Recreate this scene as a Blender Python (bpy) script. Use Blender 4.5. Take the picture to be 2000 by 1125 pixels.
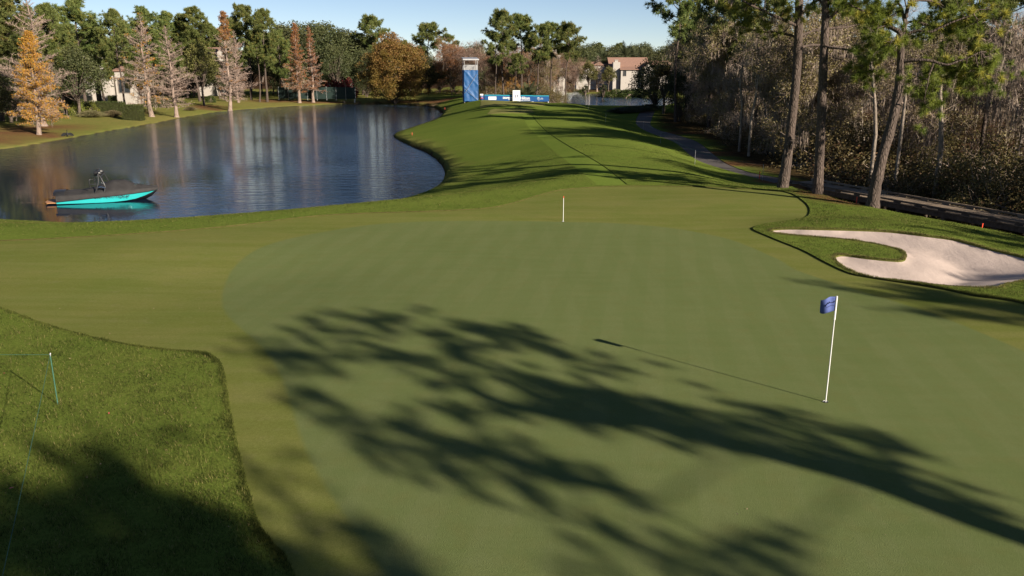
import bpy, math, random
import numpy as np
from mathutils import Vector, Matrix
from mathutils.geometry import delaunay_2d_cdt

# ------------------------------------------------------------------ camera, sky, sun
for o in list(bpy.data.objects): bpy.data.objects.remove(o)
S = bpy.context.scene
COL = S.collection
F, CX, CY, YH, H = 1600.0, 1000.0, 562.5, 130.0, 6.7      # photo pixels, horizon row, eye height
TH = math.atan((CY-YH)/F)
cam = bpy.data.cameras.new('camera'); camo = bpy.data.objects.new('camera', cam); COL.objects.link(camo)
cam.sensor_width = 36; cam.lens = 36*F/2000; cam.clip_end = 5000; cam.clip_start = .1
camo.location = (0, 0, H); camo.rotation_euler = (math.pi/2-TH, 0, 0)
S.camera = camo
SUN_EL = math.radians(21.0); SAZ = np.array([.73, -.684]); SAZ = SAZ/np.linalg.norm(SAZ)
SUND = np.array([SAZ[0]*math.cos(SUN_EL), SAZ[1]*math.cos(SUN_EL), math.sin(SUN_EL)])   # towards the sun
W = bpy.data.worlds.new('World'); S.world = W; W.use_nodes = True
wn = W.node_tree.nodes; sky = wn.new('ShaderNodeTexSky'); sky.sky_type = 'NISHITA'; sky.sun_disc = False
sky.sun_elevation = SUN_EL; sky.sun_rotation = math.atan2(SAZ[0], SAZ[1])
sky.air_density = .6; sky.dust_density = 0.0; sky.ozone_density = 3.0; sky.altitude = 0
tintn = wn.new('ShaderNodeMix'); tintn.data_type = 'RGBA'; tintn.blend_type = 'MULTIPLY'; tintn.inputs[0].default_value = 1; tintn.inputs[7].default_value = (1.14, .97, .87, 1)
W.node_tree.links.new(sky.outputs[0], tintn.inputs[6]); W.node_tree.links.new(tintn.outputs[2], wn['Background'].inputs[0]); wn['Background'].inputs[1].default_value = .052
sl = bpy.data.lights.new('sun', 'SUN'); sl.energy = 5.0; sl.angle = math.radians(.53); sl.color = (1, .89, .74)
so = bpy.data.objects.new('sun', sl); COL.objects.link(so)
so.rotation_euler = Vector(SUND).to_track_quat('Z', 'Y').to_euler(); so.location = (40, -40, 40)
S.view_settings.view_transform = 'Standard'; S.view_settings.look = 'None'
S.view_settings.exposure = 1.2; S.view_settings.gamma = 1
S.render.engine = 'CYCLES'
S.render.resolution_x, S.render.resolution_y = 1024, 576
try:
    S.cycles.max_bounces = 6; S.cycles.diffuse_bounces = 2; S.cycles.glossy_bounces = 3
    S.cycles.transparent_max_bounces = 6; S.cycles.transmission_bounces = 3
except Exception: pass

# ------------------------------------------------------------------ helpers
def ray(x, y):
    a = (x-CX)/F; b = (CY-y)/F
    return np.array([a, math.cos(TH)+b*math.sin(TH), -math.sin(TH)+b*math.cos(TH)])
def P(x, y, z=0.):
    d = ray(x, y); t = (z-H)/d[2]; return np.array([d[0]*t, d[1]*t, z])
def D(x, y, Y):
    d = ray(x, y); t = Y/d[1]; return np.array([d[0]*t, Y, H+d[2]*t])
def sstep(a, b, x):
    t = np.clip((x-a)/(b-a), 0, 1); return t*t*(3-2*t)
def lerp(a, b, t): return a+(b-a)*t
def rng(s): return np.random.default_rng(s)
def smooth_poly(pts, closed=True, k=6):
    p = np.array(pts, float); n = len(p); out = []
    for i in range(n if closed else n-1):
        if closed: a, b, c, d = p[i-1], p[i], p[(i+1) % n], p[(i+2) % n]
        else: a, b, c, d = p[max(i-1, 0)], p[i], p[i+1], p[min(i+2, n-1)]
        for j in range(k):
            t = j/k
            out.append(.5*((2*b)+(-a+c)*t+(2*a-5*b+4*c-d)*t*t+(-a+3*b-3*c+d)*t**3))
    if not closed: out.append(p[-1])
    return np.array(out)
def inpoly(x, y, poly):
    x = np.asarray(x, float); y = np.asarray(y, float); r = np.zeros(x.shape, bool)
    px, py = poly[:, 0], poly[:, 1]; j = len(poly)-1
    for i in range(len(poly)):
        c = ((py[i] > y) != (py[j] > y)) & (x < (px[j]-px[i])*(y-py[i])/(py[j]-py[i]+1e-12)+px[i])
        r ^= c; j = i
    return r
def polydist(x, y, poly, closed=True, val=None):
    x = np.asarray(x, float); y = np.asarray(y, float)
    best = np.full(x.shape, 1e9); bv = np.zeros(x.shape)
    n = len(poly)
    for i in range(n if closed else n-1):
        a = poly[i]; b = poly[(i+1) % n]; d = b-a; L = d@d+1e-12
        t = np.clip(((x-a[0])*d[0]+(y-a[1])*d[1])/L, 0, 1)
        q = np.hypot(x-a[0]-t*d[0], y-a[1]-t*d[1]); m = q < best
        best = np.where(m, q, best)
        if val is not None: bv = np.where(m, lerp(val[i], val[(i+1) % n], t), bv)
    return (best, bv) if val is not None else best

# ------------------------------------------------------------------ materials
class Nt:
    def __init__(s, name):
        s.m = bpy.data.materials.new(name); s.m.use_nodes = True; s.t = s.m.node_tree; s.n = s.t.nodes; s.n.clear()
        s.out = s.n.new('ShaderNodeOutputMaterial')
    def add(s, typ, **kw):
        nd = s.n.new(typ)
        for k, v in kw.items(): setattr(nd, k, v)
        return nd
    def L(s, a, b): s.t.links.new(a, b)
    def setin(s, sock, v):
        if isinstance(v, bpy.types.NodeSocket): s.L(v, sock)
        elif isinstance(v, (tuple, list)) and sock.type == 'RGBA': sock.default_value = (*v[:3], 1)
        else: sock.default_value = v
    def coord(s, kind='Object', scale=(1, 1, 1)):
        c = s.add('ShaderNodeTexCoord'); mp = s.add('ShaderNodeMapping'); mp.inputs['Scale'].default_value = scale
        s.L(c.outputs[kind], mp.inputs[0]); return mp.outputs[0]
    def geo(s, scale=(1, 1, 1), rot=0):
        c = s.add('ShaderNodeNewGeometry'); mp = s.add('ShaderNodeMapping'); mp.inputs['Scale'].default_value = scale
        mp.inputs['Rotation'].default_value = (0, 0, rot)
        s.L(c.outputs['Position'], mp.inputs[0]); return mp.outputs[0]
    def noise(s, vec, scale, detail=3, rough=.55, lo=.35, hi=.65):
        nz = s.add('ShaderNodeTexNoise'); nz.inputs['Scale'].default_value = scale; nz.inputs['Detail'].default_value = detail
        nz.inputs['Roughness'].default_value = rough; s.L(vec, nz.inputs['Vector'])
        mr = s.add('ShaderNodeMapRange'); mr.inputs[1].default_value = lo; mr.inputs[2].default_value = hi
        s.L(nz.outputs[0], mr.inputs[0]); return mr.outputs[0]
    def mix(s, f, a, b, mode='MIX'):
        mx = s.add('ShaderNodeMix', data_type='RGBA', blend_type=mode)
        s.setin(mx.inputs[0], f); s.setin(mx.inputs[6], a); s.setin(mx.inputs[7], b); return mx.outputs[2]
    def math(s, op, a, b=0.):
        mm = s.add('ShaderNodeMath', operation=op); s.setin(mm.inputs[0], a); s.setin(mm.inputs[1], b); return mm.outputs[0]
    def attr(s, name):
        a = s.add('ShaderNodeAttribute'); a.attribute_name = name; return a.outputs['Fac']
    def bump(s, h, strength=.5, dist=.02, normal=None):
        b = s.add('ShaderNodeBump'); b.inputs['Strength'].default_value = strength; b.inputs['Distance'].default_value = dist
        s.L(h, b.inputs['Height'])
        if normal is not None: s.L(normal, b.inputs['Normal'])
        return b.outputs[0]
    def pbr(s, col, rough=.8, spec=.3, metal=0, normal=None, **kw):
        b = s.add('ShaderNodeBsdfPrincipled'); s.setin(b.inputs['Base Color'], col); s.setin(b.inputs['Roughness'], rough)
        b.inputs['Specular IOR Level'].default_value = spec; b.inputs['Metallic'].default_value = metal
        if normal is not None: s.L(normal, b.inputs['Normal'])
        for k, v in kw.items(): s.setin(b.inputs[k], v)
        s.L(b.outputs[0], s.out.inputs[0]); return b
def simple(name, c1, c2=None, scale=8, rough=.7, spec=.3, metal=0, bump=0, bscale=None, bdist=.01, var=0, detail=4, stretch=(1, 1, 1)):
    n = Nt(name); v = n.coord('Object', stretch)
    c2 = c2 or tuple(x*.75 for x in c1)
    col = n.mix(n.noise(v, scale, detail), c1, c2)
    if var:
        oi = n.add('ShaderNodeObjectInfo')
        hs = n.add('ShaderNodeHueSaturation'); n.L(col, hs.inputs['Color'])
        n.L(n.math('ADD', n.math('MULTIPLY', oi.outputs['Random'], var), 1-var/2), hs.inputs['Value']); col = hs.outputs[0]
    nm = n.bump(n.noise(v, bscale or scale*3, 4, lo=0, hi=1), bump, bdist) if bump else None
    n.pbr(col, rough, spec, metal, nm); return n.m
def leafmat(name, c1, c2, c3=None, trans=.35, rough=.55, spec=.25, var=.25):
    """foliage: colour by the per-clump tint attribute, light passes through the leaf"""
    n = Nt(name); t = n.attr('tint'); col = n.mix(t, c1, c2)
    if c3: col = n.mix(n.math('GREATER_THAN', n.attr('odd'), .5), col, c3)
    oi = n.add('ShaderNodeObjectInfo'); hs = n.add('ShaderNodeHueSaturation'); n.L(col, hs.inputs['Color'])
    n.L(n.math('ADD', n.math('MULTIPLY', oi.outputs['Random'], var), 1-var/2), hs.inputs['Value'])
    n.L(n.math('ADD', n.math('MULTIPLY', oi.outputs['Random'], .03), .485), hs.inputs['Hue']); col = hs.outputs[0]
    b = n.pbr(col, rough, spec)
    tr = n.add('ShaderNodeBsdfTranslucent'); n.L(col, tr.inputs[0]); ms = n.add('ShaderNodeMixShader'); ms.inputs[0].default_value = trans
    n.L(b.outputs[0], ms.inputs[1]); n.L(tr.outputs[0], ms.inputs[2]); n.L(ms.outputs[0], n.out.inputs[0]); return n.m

def m_turf():
    n = Nt('short_turf'); g = n.geo()
    c = n.mix(n.noise(g, .22, 4, .6), (.136, .158, .060), (.112, .142, .049))
    c = n.mix(n.math('MULTIPLY', n.noise(n.geo((.5, 3, 1), .35), .9, 3), .5), c, (.150, .170, .072))
    c = n.mix(n.math('MULTIPLY', n.noise(n.geo((2.2, .12, 1), -.25), .8, 2, .5, .42, .6), .28), c, (.158, .178, .078))
    wv = n.add('ShaderNodeTexWave'); wv.inputs['Scale'].default_value = .28; wv.inputs['Distortion'].default_value = .6; n.L(n.geo((1, 1, 1), .18), wv.inputs['Vector'])
    st = n.add('ShaderNodeMapRange'); st.inputs[1].default_value = .4; st.inputs[2].default_value = .6; n.L(wv.outputs['Fac'], st.inputs[0])
    c = n.mix(n.math('MULTIPLY', st.outputs[0], .30), c, (.108, .142, .046))
    c = n.mix(n.math('MULTIPLY', n.noise(g, 1.7, 5, .65, .5, .75), .45), c, (.138, .132, .045))
    c = n.mix(n.math('MULTIPLY', n.noise(g, 16, 4, .75, .4, .7), .35), c, (.098, .116, .038))
    c = n.mix(n.math('MULTIPLY', n.noise(g, 60, 3, .8, .35, .65), .55), c, (.080, .098, .034))
    c = n.mix(n.math('MULTIPLY', n.noise(g, 9, 4, .7, .64, .74), .4), c, (.175, .168, .082))
    d = n.mix(n.noise(g, .33, 4, .6), (.178, .180, .054), (.132, .162, .040))
    d = n.mix(n.math('MULTIPLY', n.noise(n.geo((.25, 1.6, 1), -.2), .8, 4, .6, .4, .7), .6), d, (.198, .192, .070))
    d = n.mix(n.math('MULTIPLY', n.noise(n.geo((.12, 1.9, 1), .15), .7, 2, .5, .45, .6), .3), d, (.105, .135, .024))
    d = n.mix(n.math('MULTIPLY', n.noise(g, 2.3, 5, .7, .55, .75), .5), d, (.205, .185, .092))
    d = n.mix(n.math('MULTIPLY', n.noise(g, 14, 4, .75, .4, .72), .4), d, (.085, .095, .018))
    d = n.mix(n.math('MULTIPLY', n.noise(g, 45, 4, .8, .35, .65), .6), d, (.078, .084, .018))
    f = n.math('ADD', n.attr('collar'), n.math('MULTIPLY', n.math('SUBTRACT', n.noise(g, 25, 4, .8, 0, 1), .5), .8))
    k = n.add('ShaderNodeMapRange'); k.inputs[1].default_value = .25; k.inputs[2].default_value = .75; n.L(f, k.inputs[0])
    nm = n.bump(n.noise(g, 55, 4, .8, 0, 1), .8, .012); n.pbr(n.mix(k.outputs[0], c, d), 1., 0, 0, nm); return n.m
def m_mown(name, a, b):
    n = Nt(name); g = n.geo(); c = n.mix(n.noise(g, .6, 4), a, b)
    c = n.mix(n.math('MULTIPLY', n.noise(g, 26, 4, .7), .5), c, tuple(x*.5 for x in a))
    nm = n.bump(n.noise(g, 30, 4, .7, 0, 1), .7, .02); n.pbr(c, 1., 0, 0, nm); return n.m
def m_ground():
    n = Nt('rough_turf'); g = n.geo()
    c = n.mix(n.noise(g, .18, 4, .6), (.146, .186, .036), (.118, .162, .030))
    c = n.mix(n.math('MULTIPLY', n.noise(n.geo((.35, 1.5, 1)), .5, 4, .6, .45, .7), .5), c, (.176, .198, .044))
    c = n.mix(n.math('MULTIPLY', n.noise(g, 14, 5, .75, .35, .75), .85), c, (.062, .088, .013))
    dry = n.mix(n.noise(g, .9, 5, .65), (.215, .175, .056), (.150, .160, .042))
    dry = n.mix(n.math('MULTIPLY', n.noise(g, 9, 4, .7), .5), dry, (.10, .092, .03))
    c = n.mix(n.attr('dry'), c, dry)
    mul = n.mix(n.noise(g, 2.2, 5, .7), (.155, .062, .032), (.075, .032, .018))
    mul = n.mix(n.math('MULTIPLY', n.noise(g, 25, 4, .8, .4, .7), .6), mul, (.19, .11, .065))
    c = n.mix(n.attr('mulch'), c, mul)
    sw = n.mix(n.noise(g, 1.5, 5, .7), (.024, .016, .010), (.075, .042, .024)); c = n.mix(n.attr('swamp'), c, sw)
    c = n.mix(n.attr('soil_shade'), c, n.mix(n.noise(g, 3, 5, .7), (.022, .015, .009), (.07, .042, .025)))  # bare bank earth, and the painted shade on turf-edge skirts
    nm = n.bump(n.noise(g, 14, 6, .8, 0, 1), .9, .05); n.pbr(c, 1., 0, 0, nm); return n.m
def m_sand():
    n = Nt('bunker_sand'); g = n.geo(); c = n.mix(n.noise(g, .8, 5), (.50, .405, .355), (.43, .35, .308))
    c = n.mix(n.math('MULTIPLY', n.noise(g, 30, 4, .7, .4, .8), .35), c, (.27, .215, .187))
    w = n.add('ShaderNodeTexWave'); w.inputs['Scale'].default_value = 4.2; w.inputs['Distortion'].default_value = 7; w.inputs['Detail'].default_value = 4; w.inputs['Detail Scale'].default_value = .6
    n.L(n.geo((1, 1, 1), -.9), w.inputs['Vector']); nm = n.bump(n.noise(n.geo((2.5, .8, 1), -.6), 1.2, 4, .6, 0, 1), .4, .06); nm = n.bump(w.outputs['Fac'], .5, .025, nm); nm = n.bump(n.noise(g, 14, 6, .8, 0, 1), .6, .035, nm); n.pbr(c, .95, .1, 0, nm); return n.m
def m_path():
    n = Nt('path_concrete'); g = n.geo(); c = n.mix(n.noise(g, .5, 5), (.095, .084, .078), (.068, .06, .056))
    c = n.mix(n.math('MULTIPLY', n.noise(g, 8, 5, .7, .5, .8), .5), c, (.07, .058, .05)); nm = n.bump(n.noise(g, 40, 3, .7, 0, 1), .4, .01)
    n.pbr(c, .85, .2, 0, nm); return n.m
def m_water():
    n = Nt('pond_water')
    fine = n.noise(n.geo((.8, 2.0, 1), .35), 2.4, 3, .6, 0, 1); mid = n.noise(n.geo((.6, 1.5, 1), .2), .8, 3, .55, 0, 1)
    gust = n.noise(n.geo((.7, 1, 1)), .03, 3, .5, .35, .62)
    h = n.math('MULTIPLY', n.math('ADD', n.math('MULTIPLY', fine, .42), mid), n.math('ADD', n.math('MULTIPLY', gust, .8), .2))
    c0 = n.add('ShaderNodeNewGeometry'); sx = n.add('ShaderNodeSeparateXYZ'); n.L(c0.outputs['Position'], sx.inputs[0])
    def ramp(o, a, b):
        m = n.add('ShaderNodeMapRange'); m.interpolation_type = 'SMOOTHSTEP'; m.inputs[1].default_value = a; m.inputs[2].default_value = b; n.L(o, m.inputs[0]); return m.outputs[0]
    shel = n.math('ADD', n.math('MULTIPLY', n.math('MAXIMUM', ramp(sx.outputs[0], -30, -14), ramp(sx.outputs[1], 62, 100)), .96), .04)
    nm = n.bump(n.math('MULTIPLY', h, shel), 1.0, .20)
    n.pbr((.005, .013, .030), .05, .5, 0, nm, IOR=1.33); return n.m
def m_bark(name, a, b, sc=7, bump=.9, stretch=(1, 1, .3)):
    n = Nt(name); v = n.coord('Object', stretch); vor = n.add('ShaderNodeTexVoronoi'); vor.inputs['Scale'].default_value = sc
    vor.feature = 'DISTANCE_TO_EDGE'; n.L(v, vor.inputs['Vector'])
    mr = n.add('ShaderNodeMapRange'); mr.inputs[2].default_value = .25; n.L(vor.outputs['Distance'], mr.inputs[0])
    c = n.mix(mr.outputs[0], tuple(x*.5 for x in a), n.mix(n.noise(v, sc*.5, 5, .7), a, b))
    nm = n.bump(n.math('ADD', mr.outputs[0], n.math('MULTIPLY', n.noise(v, sc*3, 4, .7, 0, 1), .4)), bump, .03)
    n.pbr(c, .9, .15, 0, nm); return n.m
def m_tiles():
    n = Nt('roof_tiles'); v = n.coord('Object'); c = n.mix(n.noise(v, 2.5, 4), (.27, .160, .118), (.21, .125, .095))
    c = n.mix(n.math('MULTIPLY', n.noise(v, 12, 2, .5, .5, .7), .4), c, (.20, .11, .085)); n.pbr(c, .85, .2); return n.m
M = dict(
    green=m_turf(), tee=m_mown('tee_turf', (.205, .195, .068), (.175, .175, .058)),
    walk=m_mown('walk_turf', (.132, .186, .032), (.148, .194, .036)), ground=m_ground(), sand=m_sand(), path=m_path(), water=m_water(),
    pinebark=m_bark('pine_bark', (.125, .094, .077), (.072, .056, .047), 9, 1., (1, 1, .35)), cypbark=m_bark('cypress_bark', (.30, .225, .18), (.235, .175, .145), 6, .6, (1, 1, .12)),
    oakbark=m_bark('oak_bark', (.15, .115, .09), (.10, .08, .065), 7), palebark=m_bark('pale_bark', (.30, .25, .205), (.19, .155, .125), 4, .4, (1, 1, .5)),
    twig=simple('cypress_twigs', (.30, .22, .178), (.235, .17, .138), 3, .85), greytwig=simple('grey_twigs', (.34, .26, .205), (.22, .165, .13), 3, .85),
    browntwig=simple('brown_twigs', (.20, .125, .092), (.15, .095, .07), 3, .85),
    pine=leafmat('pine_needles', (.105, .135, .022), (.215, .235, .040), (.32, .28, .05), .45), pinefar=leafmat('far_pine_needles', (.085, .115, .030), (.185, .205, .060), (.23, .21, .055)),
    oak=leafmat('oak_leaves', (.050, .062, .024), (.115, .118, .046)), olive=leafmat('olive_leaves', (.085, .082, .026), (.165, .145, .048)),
    orange=leafmat('orange_cypress_needles', (.36, .155, .028), (.46, .225, .04), (.30, .22, .05)), rust=leafmat('rust_cypress_needles', (.27, .115, .040), (.35, .165, .052), (.24, .155, .045)),
    bigcy=leafmat('olive_rust_needles', (.165, .130, .026), (.27, .140, .050), (.22, .15, .035), .4), glossy=leafmat('swamp_leaves', (.145, .120, .046), (.26, .215, .09), (.36, .31, .17), .35, .5, .3),
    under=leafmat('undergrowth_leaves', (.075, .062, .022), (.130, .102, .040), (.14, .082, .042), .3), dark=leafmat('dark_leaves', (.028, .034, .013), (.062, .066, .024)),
    moss=leafmat('spanish_moss', (.21, .17, .135), (.31, .255, .20), None, .3, .9, .1), hedge=leafmat('hedge_leaves', (.045, .065, .016), (.085, .105, .026)),
    straw=leafmat('tuft_grass', (.16, .135, .062), (.24, .20, .11), (.11, .12, .045)), blade=leafmat('grass_blades', (.018, .029, .006), (.138, .160, .036), (.24, .21, .08), .3, .8, .08, 0),
    red=leafmat('red_leaves', (.10, .012, .016), (.17, .026, .028)), yellow=leafmat('yellow_flowers', (.42, .30, .03), (.16, .15, .03)), palm=leafmat('palm_fronds', (.055, .068, .028), (.11, .115, .055)),
    autumn=leafmat('autumn_leaves', (.22, .10, .022), (.30, .15, .035)), lime=leafmat('lime_leaves', (.10, .13, .02), (.17, .18, .035)),
    stucco=simple('white_stucco', (.37, .34, .305), (.33, .30, .27), 2, .9, .2), stuccog=simple('grey_stucco', (.42, .40, .38), (.36, .34, .33), 2, .9, .2), tiles=m_tiles(),
    darkroof=simple('dark_roof', (.10, .075, .065), (.07, .055, .05), 4, .85), glass=simple('window_glass', (.02, .025, .03), (.03, .035, .04), 1, .08, .6), frame=simple('window_frame', (.22, .19, .17), None, 4, .6),
    wood=simple('weathered_wood', (.23, .175, .125), (.15, .115, .085), 5, .85, .2, 0, .5, 14, .01, .4, 4, (1, 6, 6)), woodd=simple('dark_timber', (.13, .10, .076), (.075, .058, .046), 5, .9, .15, 0, .5, 20, .01, .4),
    white=simple('white_paint', (.70, .69, .67), (.64, .63, .61), 4, .45), redp=simple('red_stake_paint', (.72, .075, .035), (.60, .06, .03), 6, .5), greenrope=simple('green_rope', (.04, .12, .08), (.03, .09, .06), 20, .7),
    steel=simple('galvanised_steel', (.42, .42, .42), (.34, .34, .35), 6, .45, .5, .6), blacks=simple('black_plastic', (.014, .014, .015), (.02, .02, .021), 5, .35, .5), rubber=simple('black_rubber', (.02, .02, .022), None, 8, .6),
    canvas=simple('grey_boat_cover', (.032, .030, .030), (.025, .023, .023), 3, .8, .25, 0, .5, 2.2, .05), teal=simple('teal_gelcoat', (.026, .36, .37), (.024, .34, .35), 1, .16, .6), teak=simple('teak', (.38, .19, .09), (.29, .14, .065), 6, .6, .3, 0, 0, None, .01, 0, 4, (1, 8, 8)),
    chrome=simple('polished_metal', (.75, .73, .70), (.68, .66, .64), 3, .18, .5, 1), tarp=simple('blue_tarp', (.010, .072, .205), (.008, .06, .175), 1.4, .55, .4, 0, .7, 1.3, .12), navy=simple('blue_banner', (.009, .062, .20), (.008, .054, .175), 2, .5), cyan=simple('turquoise_band', (.015, .24, .31), (.015, .22, .29), 2, .5),
    ink=simple('dark_ink', (.012, .014, .03), None, 5, .6), greyink=simple('grey_ink', (.42, .44, .47), None, 5, .6), navyink=simple('navy_ink', (.03, .05, .16), None, 5, .6), skyink=simple('pale_blue_print', (.50, .62, .72), None, 5, .6),
    flag=simple('blue_flag_cloth', (.075, .105, .28), (.065, .09, .25), 6, .75), mesh=simple('green_windscreen', (.012, .026, .022), (.009, .02, .017), 1.5, .8), feather=simple('black_feathers', (.012, .012, .013), None, 8, .6), wfeather=simple('white_feathers', (.8, .79, .76), None, 8, .8),
    pink=simple('pink_petal', (.65, .05, .12), None, 8, .6), dryleaf=simple('dry_leaf', (.42, .30, .20), (.30, .19, .12), 6, .8, var=.5),
)
def m_spray():
    n = Nt('water_spray'); b = n.add('ShaderNodeBsdfDiffuse'); b.inputs[0].default_value = (.9, .9, .9, 1); t = n.add('ShaderNodeBsdfTranslucent'); t.inputs[0].default_value = (.9, .9, .9, 1)
    ms = n.add('ShaderNodeMixShader'); n.L(b.outputs[0], ms.inputs[1]); n.L(t.outputs[0], ms.inputs[2])
    tp = n.add('ShaderNodeBsdfTransparent'); m2 = n.add('ShaderNodeMixShader'); m2.inputs[0].default_value = .55
    n.L(tp.outputs[0], m2.inputs[1]); n.L(ms.outputs[0], m2.inputs[2]); n.L(m2.outputs[0], n.out.inputs[0]); return n.m
M['spray'] = m_spray()

# ------------------------------------------------------------------ mesh building
class MB:
    def __init__(s): s.V = []; s.Fc = []; s.T = []; s.O = []; s.I = []; s.n = 0
    def add(s, v, f, mi=0, tint=.5, odd=0.):
        v = np.asarray(v, float).reshape(-1, 3); f = np.asarray(f, int)
        s.V.append(v); s.Fc.append(f+s.n); s.n += len(v)
        s.T.append(np.broadcast_to(np.asarray(tint, float), (len(v),))); s.O.append(np.broadcast_to(np.asarray(odd, float), (len(v),)))
        s.I.append(np.full(len(f), mi, int)); return s
    def box(s, a, b, mi=0):
        x0, y0, z0 = a; x1, y1, z1 = b
        return s.add([(x0, y0, z0), (x1, y0, z0), (x1, y1, z0), (x0, y1, z0), (x0, y0, z1), (x1, y0, z1), (x1, y1, z1), (x0, y1, z1)],
                     [(0, 3, 2, 1), (4, 5, 6, 7), (0, 1, 5, 4), (1, 2, 6, 5), (2, 3, 7, 6), (3, 0, 4, 7)], mi)
    def beam(s, p, q, w, h, mi=0, up=(0, 0, 1)):
        p = np.array(p, float); q = np.array(q, float); d = q-p; d /= np.linalg.norm(d); u = np.array(up, float)
        if abs(d@u) > .98: u = np.array([1., 0, 0])
        r = np.cross(d, u); r /= np.linalg.norm(r); u = np.cross(r, d); c = []
        for e in (p, q):
            for a, b in ((-1, -1), (1, -1), (1, 1), (-1, 1)): c.append(e+r*a*w/2+u*b*h/2)
        return s.add(c, [(0, 1, 2, 3), (7, 6, 5, 4), (0, 4, 5, 1), (1, 5, 6, 2), (2, 6, 7, 3), (3, 7, 4, 0)], mi)
    def tube(s, pts, rad, n=6, mi=0, cap=False, tint=.5):
        p = np.asarray(pts, float); k = len(p); r = np.broadcast_to(np.asarray(rad, float), (k,))
        t = np.gradient(p, axis=0); t /= np.linalg.norm(t, axis=1, keepdims=True)+1e-9
        m = t.mean(0); ref = np.array([0, 0, 1.]) if abs(m[2]) < .8*np.linalg.norm(m) else np.array([1., 0, 0])
        a = np.cross(t, ref); a /= np.linalg.norm(a, axis=1, keepdims=True)+1e-9; b = np.cross(t, a)
        an = np.arange(n)*2*math.pi/n
        v = p[:, None]+r[:, None, None]*(np.cos(an)[None, :, None]*a[:, None]+np.sin(an)[None, :, None]*b[:, None])
        i = np.arange(k-1)[:, None]*n; j = np.arange(n)[None]; jn = (j+1) % n
        f = np.stack([i+j, i+jn, i+n+jn, i+n+j], -1).reshape(-1, 4); s.add(v, f, mi, tint)
        if cap:
            for e in (0, k-1): s.add(np.vstack([v[e], p[e]]), [(q, (q+1) % n, n) for q in range(n)], mi, tint)
        return s
    def tris(s, a, b, c, mi=0, tint=.5, odd=0.):
        n = len(a); v = np.stack([a, b, c], 1).reshape(-1, 3); f = np.arange(3*n).reshape(-1, 3)
        return s.add(v, f, mi, np.repeat(np.broadcast_to(tint, (n,)), 3), np.repeat(np.broadcast_to(odd, (n,)), 3))
    def loft(s, secs, mi=0, closed=False, capends=False):
        sec = np.asarray(secs, float); k, n = sec.shape[:2]; f = []
        for i in range(k-1):
            for j in range(n if closed else n-1): f.append((i*n+j, i*n+(j+1) % n, (i+1)*n+(j+1) % n, (i+1)*n+j))
        s.add(sec, f, mi)
        if capends:
            for e in (0, k-1):
                c = sec[e].mean(0); s.add(np.vstack([sec[e], c]), [(j, (j+1) % n, n) for j in range(n if closed else n-1)], mi)
        return s
    def mesh(s, name, mats, smooth=False):
        me = bpy.data.meshes.new(name); V = np.vstack(s.V)
        me.vertices.add(len(V)); me.vertices.foreach_set('co', V.ravel())
        tot = np.concatenate([np.full(len(f), f.shape[1], int) for f in s.Fc]); loops = np.concatenate([f.ravel() for f in s.Fc])
        st = np.concatenate([[0], np.cumsum(tot)[:-1]])
        me.loops.add(len(loops)); me.loops.foreach_set('vertex_index', loops)
        me.polygons.add(len(tot)); me.polygons.foreach_set('loop_start', st); me.polygons.foreach_set('loop_total', tot)
        me.polygons.foreach_set('material_index', np.concatenate(s.I))
        me.polygons.foreach_set('use_smooth', np.full(len(tot), bool(smooth)))
        for nm, arr in (('tint', s.T), ('odd', s.O)):
            at = me.attributes.new(nm, 'FLOAT', 'POINT'); at.data.foreach_set('value', np.concatenate(arr))
        for m in (mats if isinstance(mats, (list, tuple)) else [mats]): me.materials.append(M[m] if isinstance(m, str) else m)
        me.update(calc_edges=True); me.validate(); return me
    def obj(s, name, mats, parent=None, smooth=False): return link(name, s.mesh(name, mats, smooth), parent)
def link(name, data, parent=None, loc=None):
    o = bpy.data.objects.new(name, data); COL.objects.link(o); o.parent = parent
    if loc is not None: o.location = loc
    return o
def tag(o, label=None, cat=None, group=None, kind=None):
    if label: o['label'] = label
    if cat: o['category'] = cat
    if group: o['group'] = group
    if kind: o['kind'] = kind
    return o
def thing(name, loc, label, cat, group=None, rz=0, sc=1):
    o = link(name, None, None, tuple(loc)); o.rotation_euler = (0, 0, rz); o.scale = (sc, sc, sc) if np.isscalar(sc) else sc
    return tag(o, label, cat, group)
def text_mesh(txt, size, mat, extrude=.004, shear=0, space=1, bold=0):
    cu = bpy.data.curves.new('t', 'FONT'); cu.body = txt; cu.size = size; cu.extrude = extrude; cu.align_x = 'CENTER'; cu.align_y = 'CENTER'
    cu.shear = shear; cu.space_character = space; cu.offset = bold; cu.resolution_u = 2
    o = bpy.data.objects.new('t', cu); COL.objects.link(o); bpy.context.view_layer.update()
    me = bpy.data.meshes.new_from_object(o.evaluated_get(bpy.context.evaluated_depsgraph_get())); bpy.data.objects.remove(o)
    me.materials.clear(); me.materials.append(M[mat]); return me

# ------------------------------------------------------------------ terrain
WZ = -2.5
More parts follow.
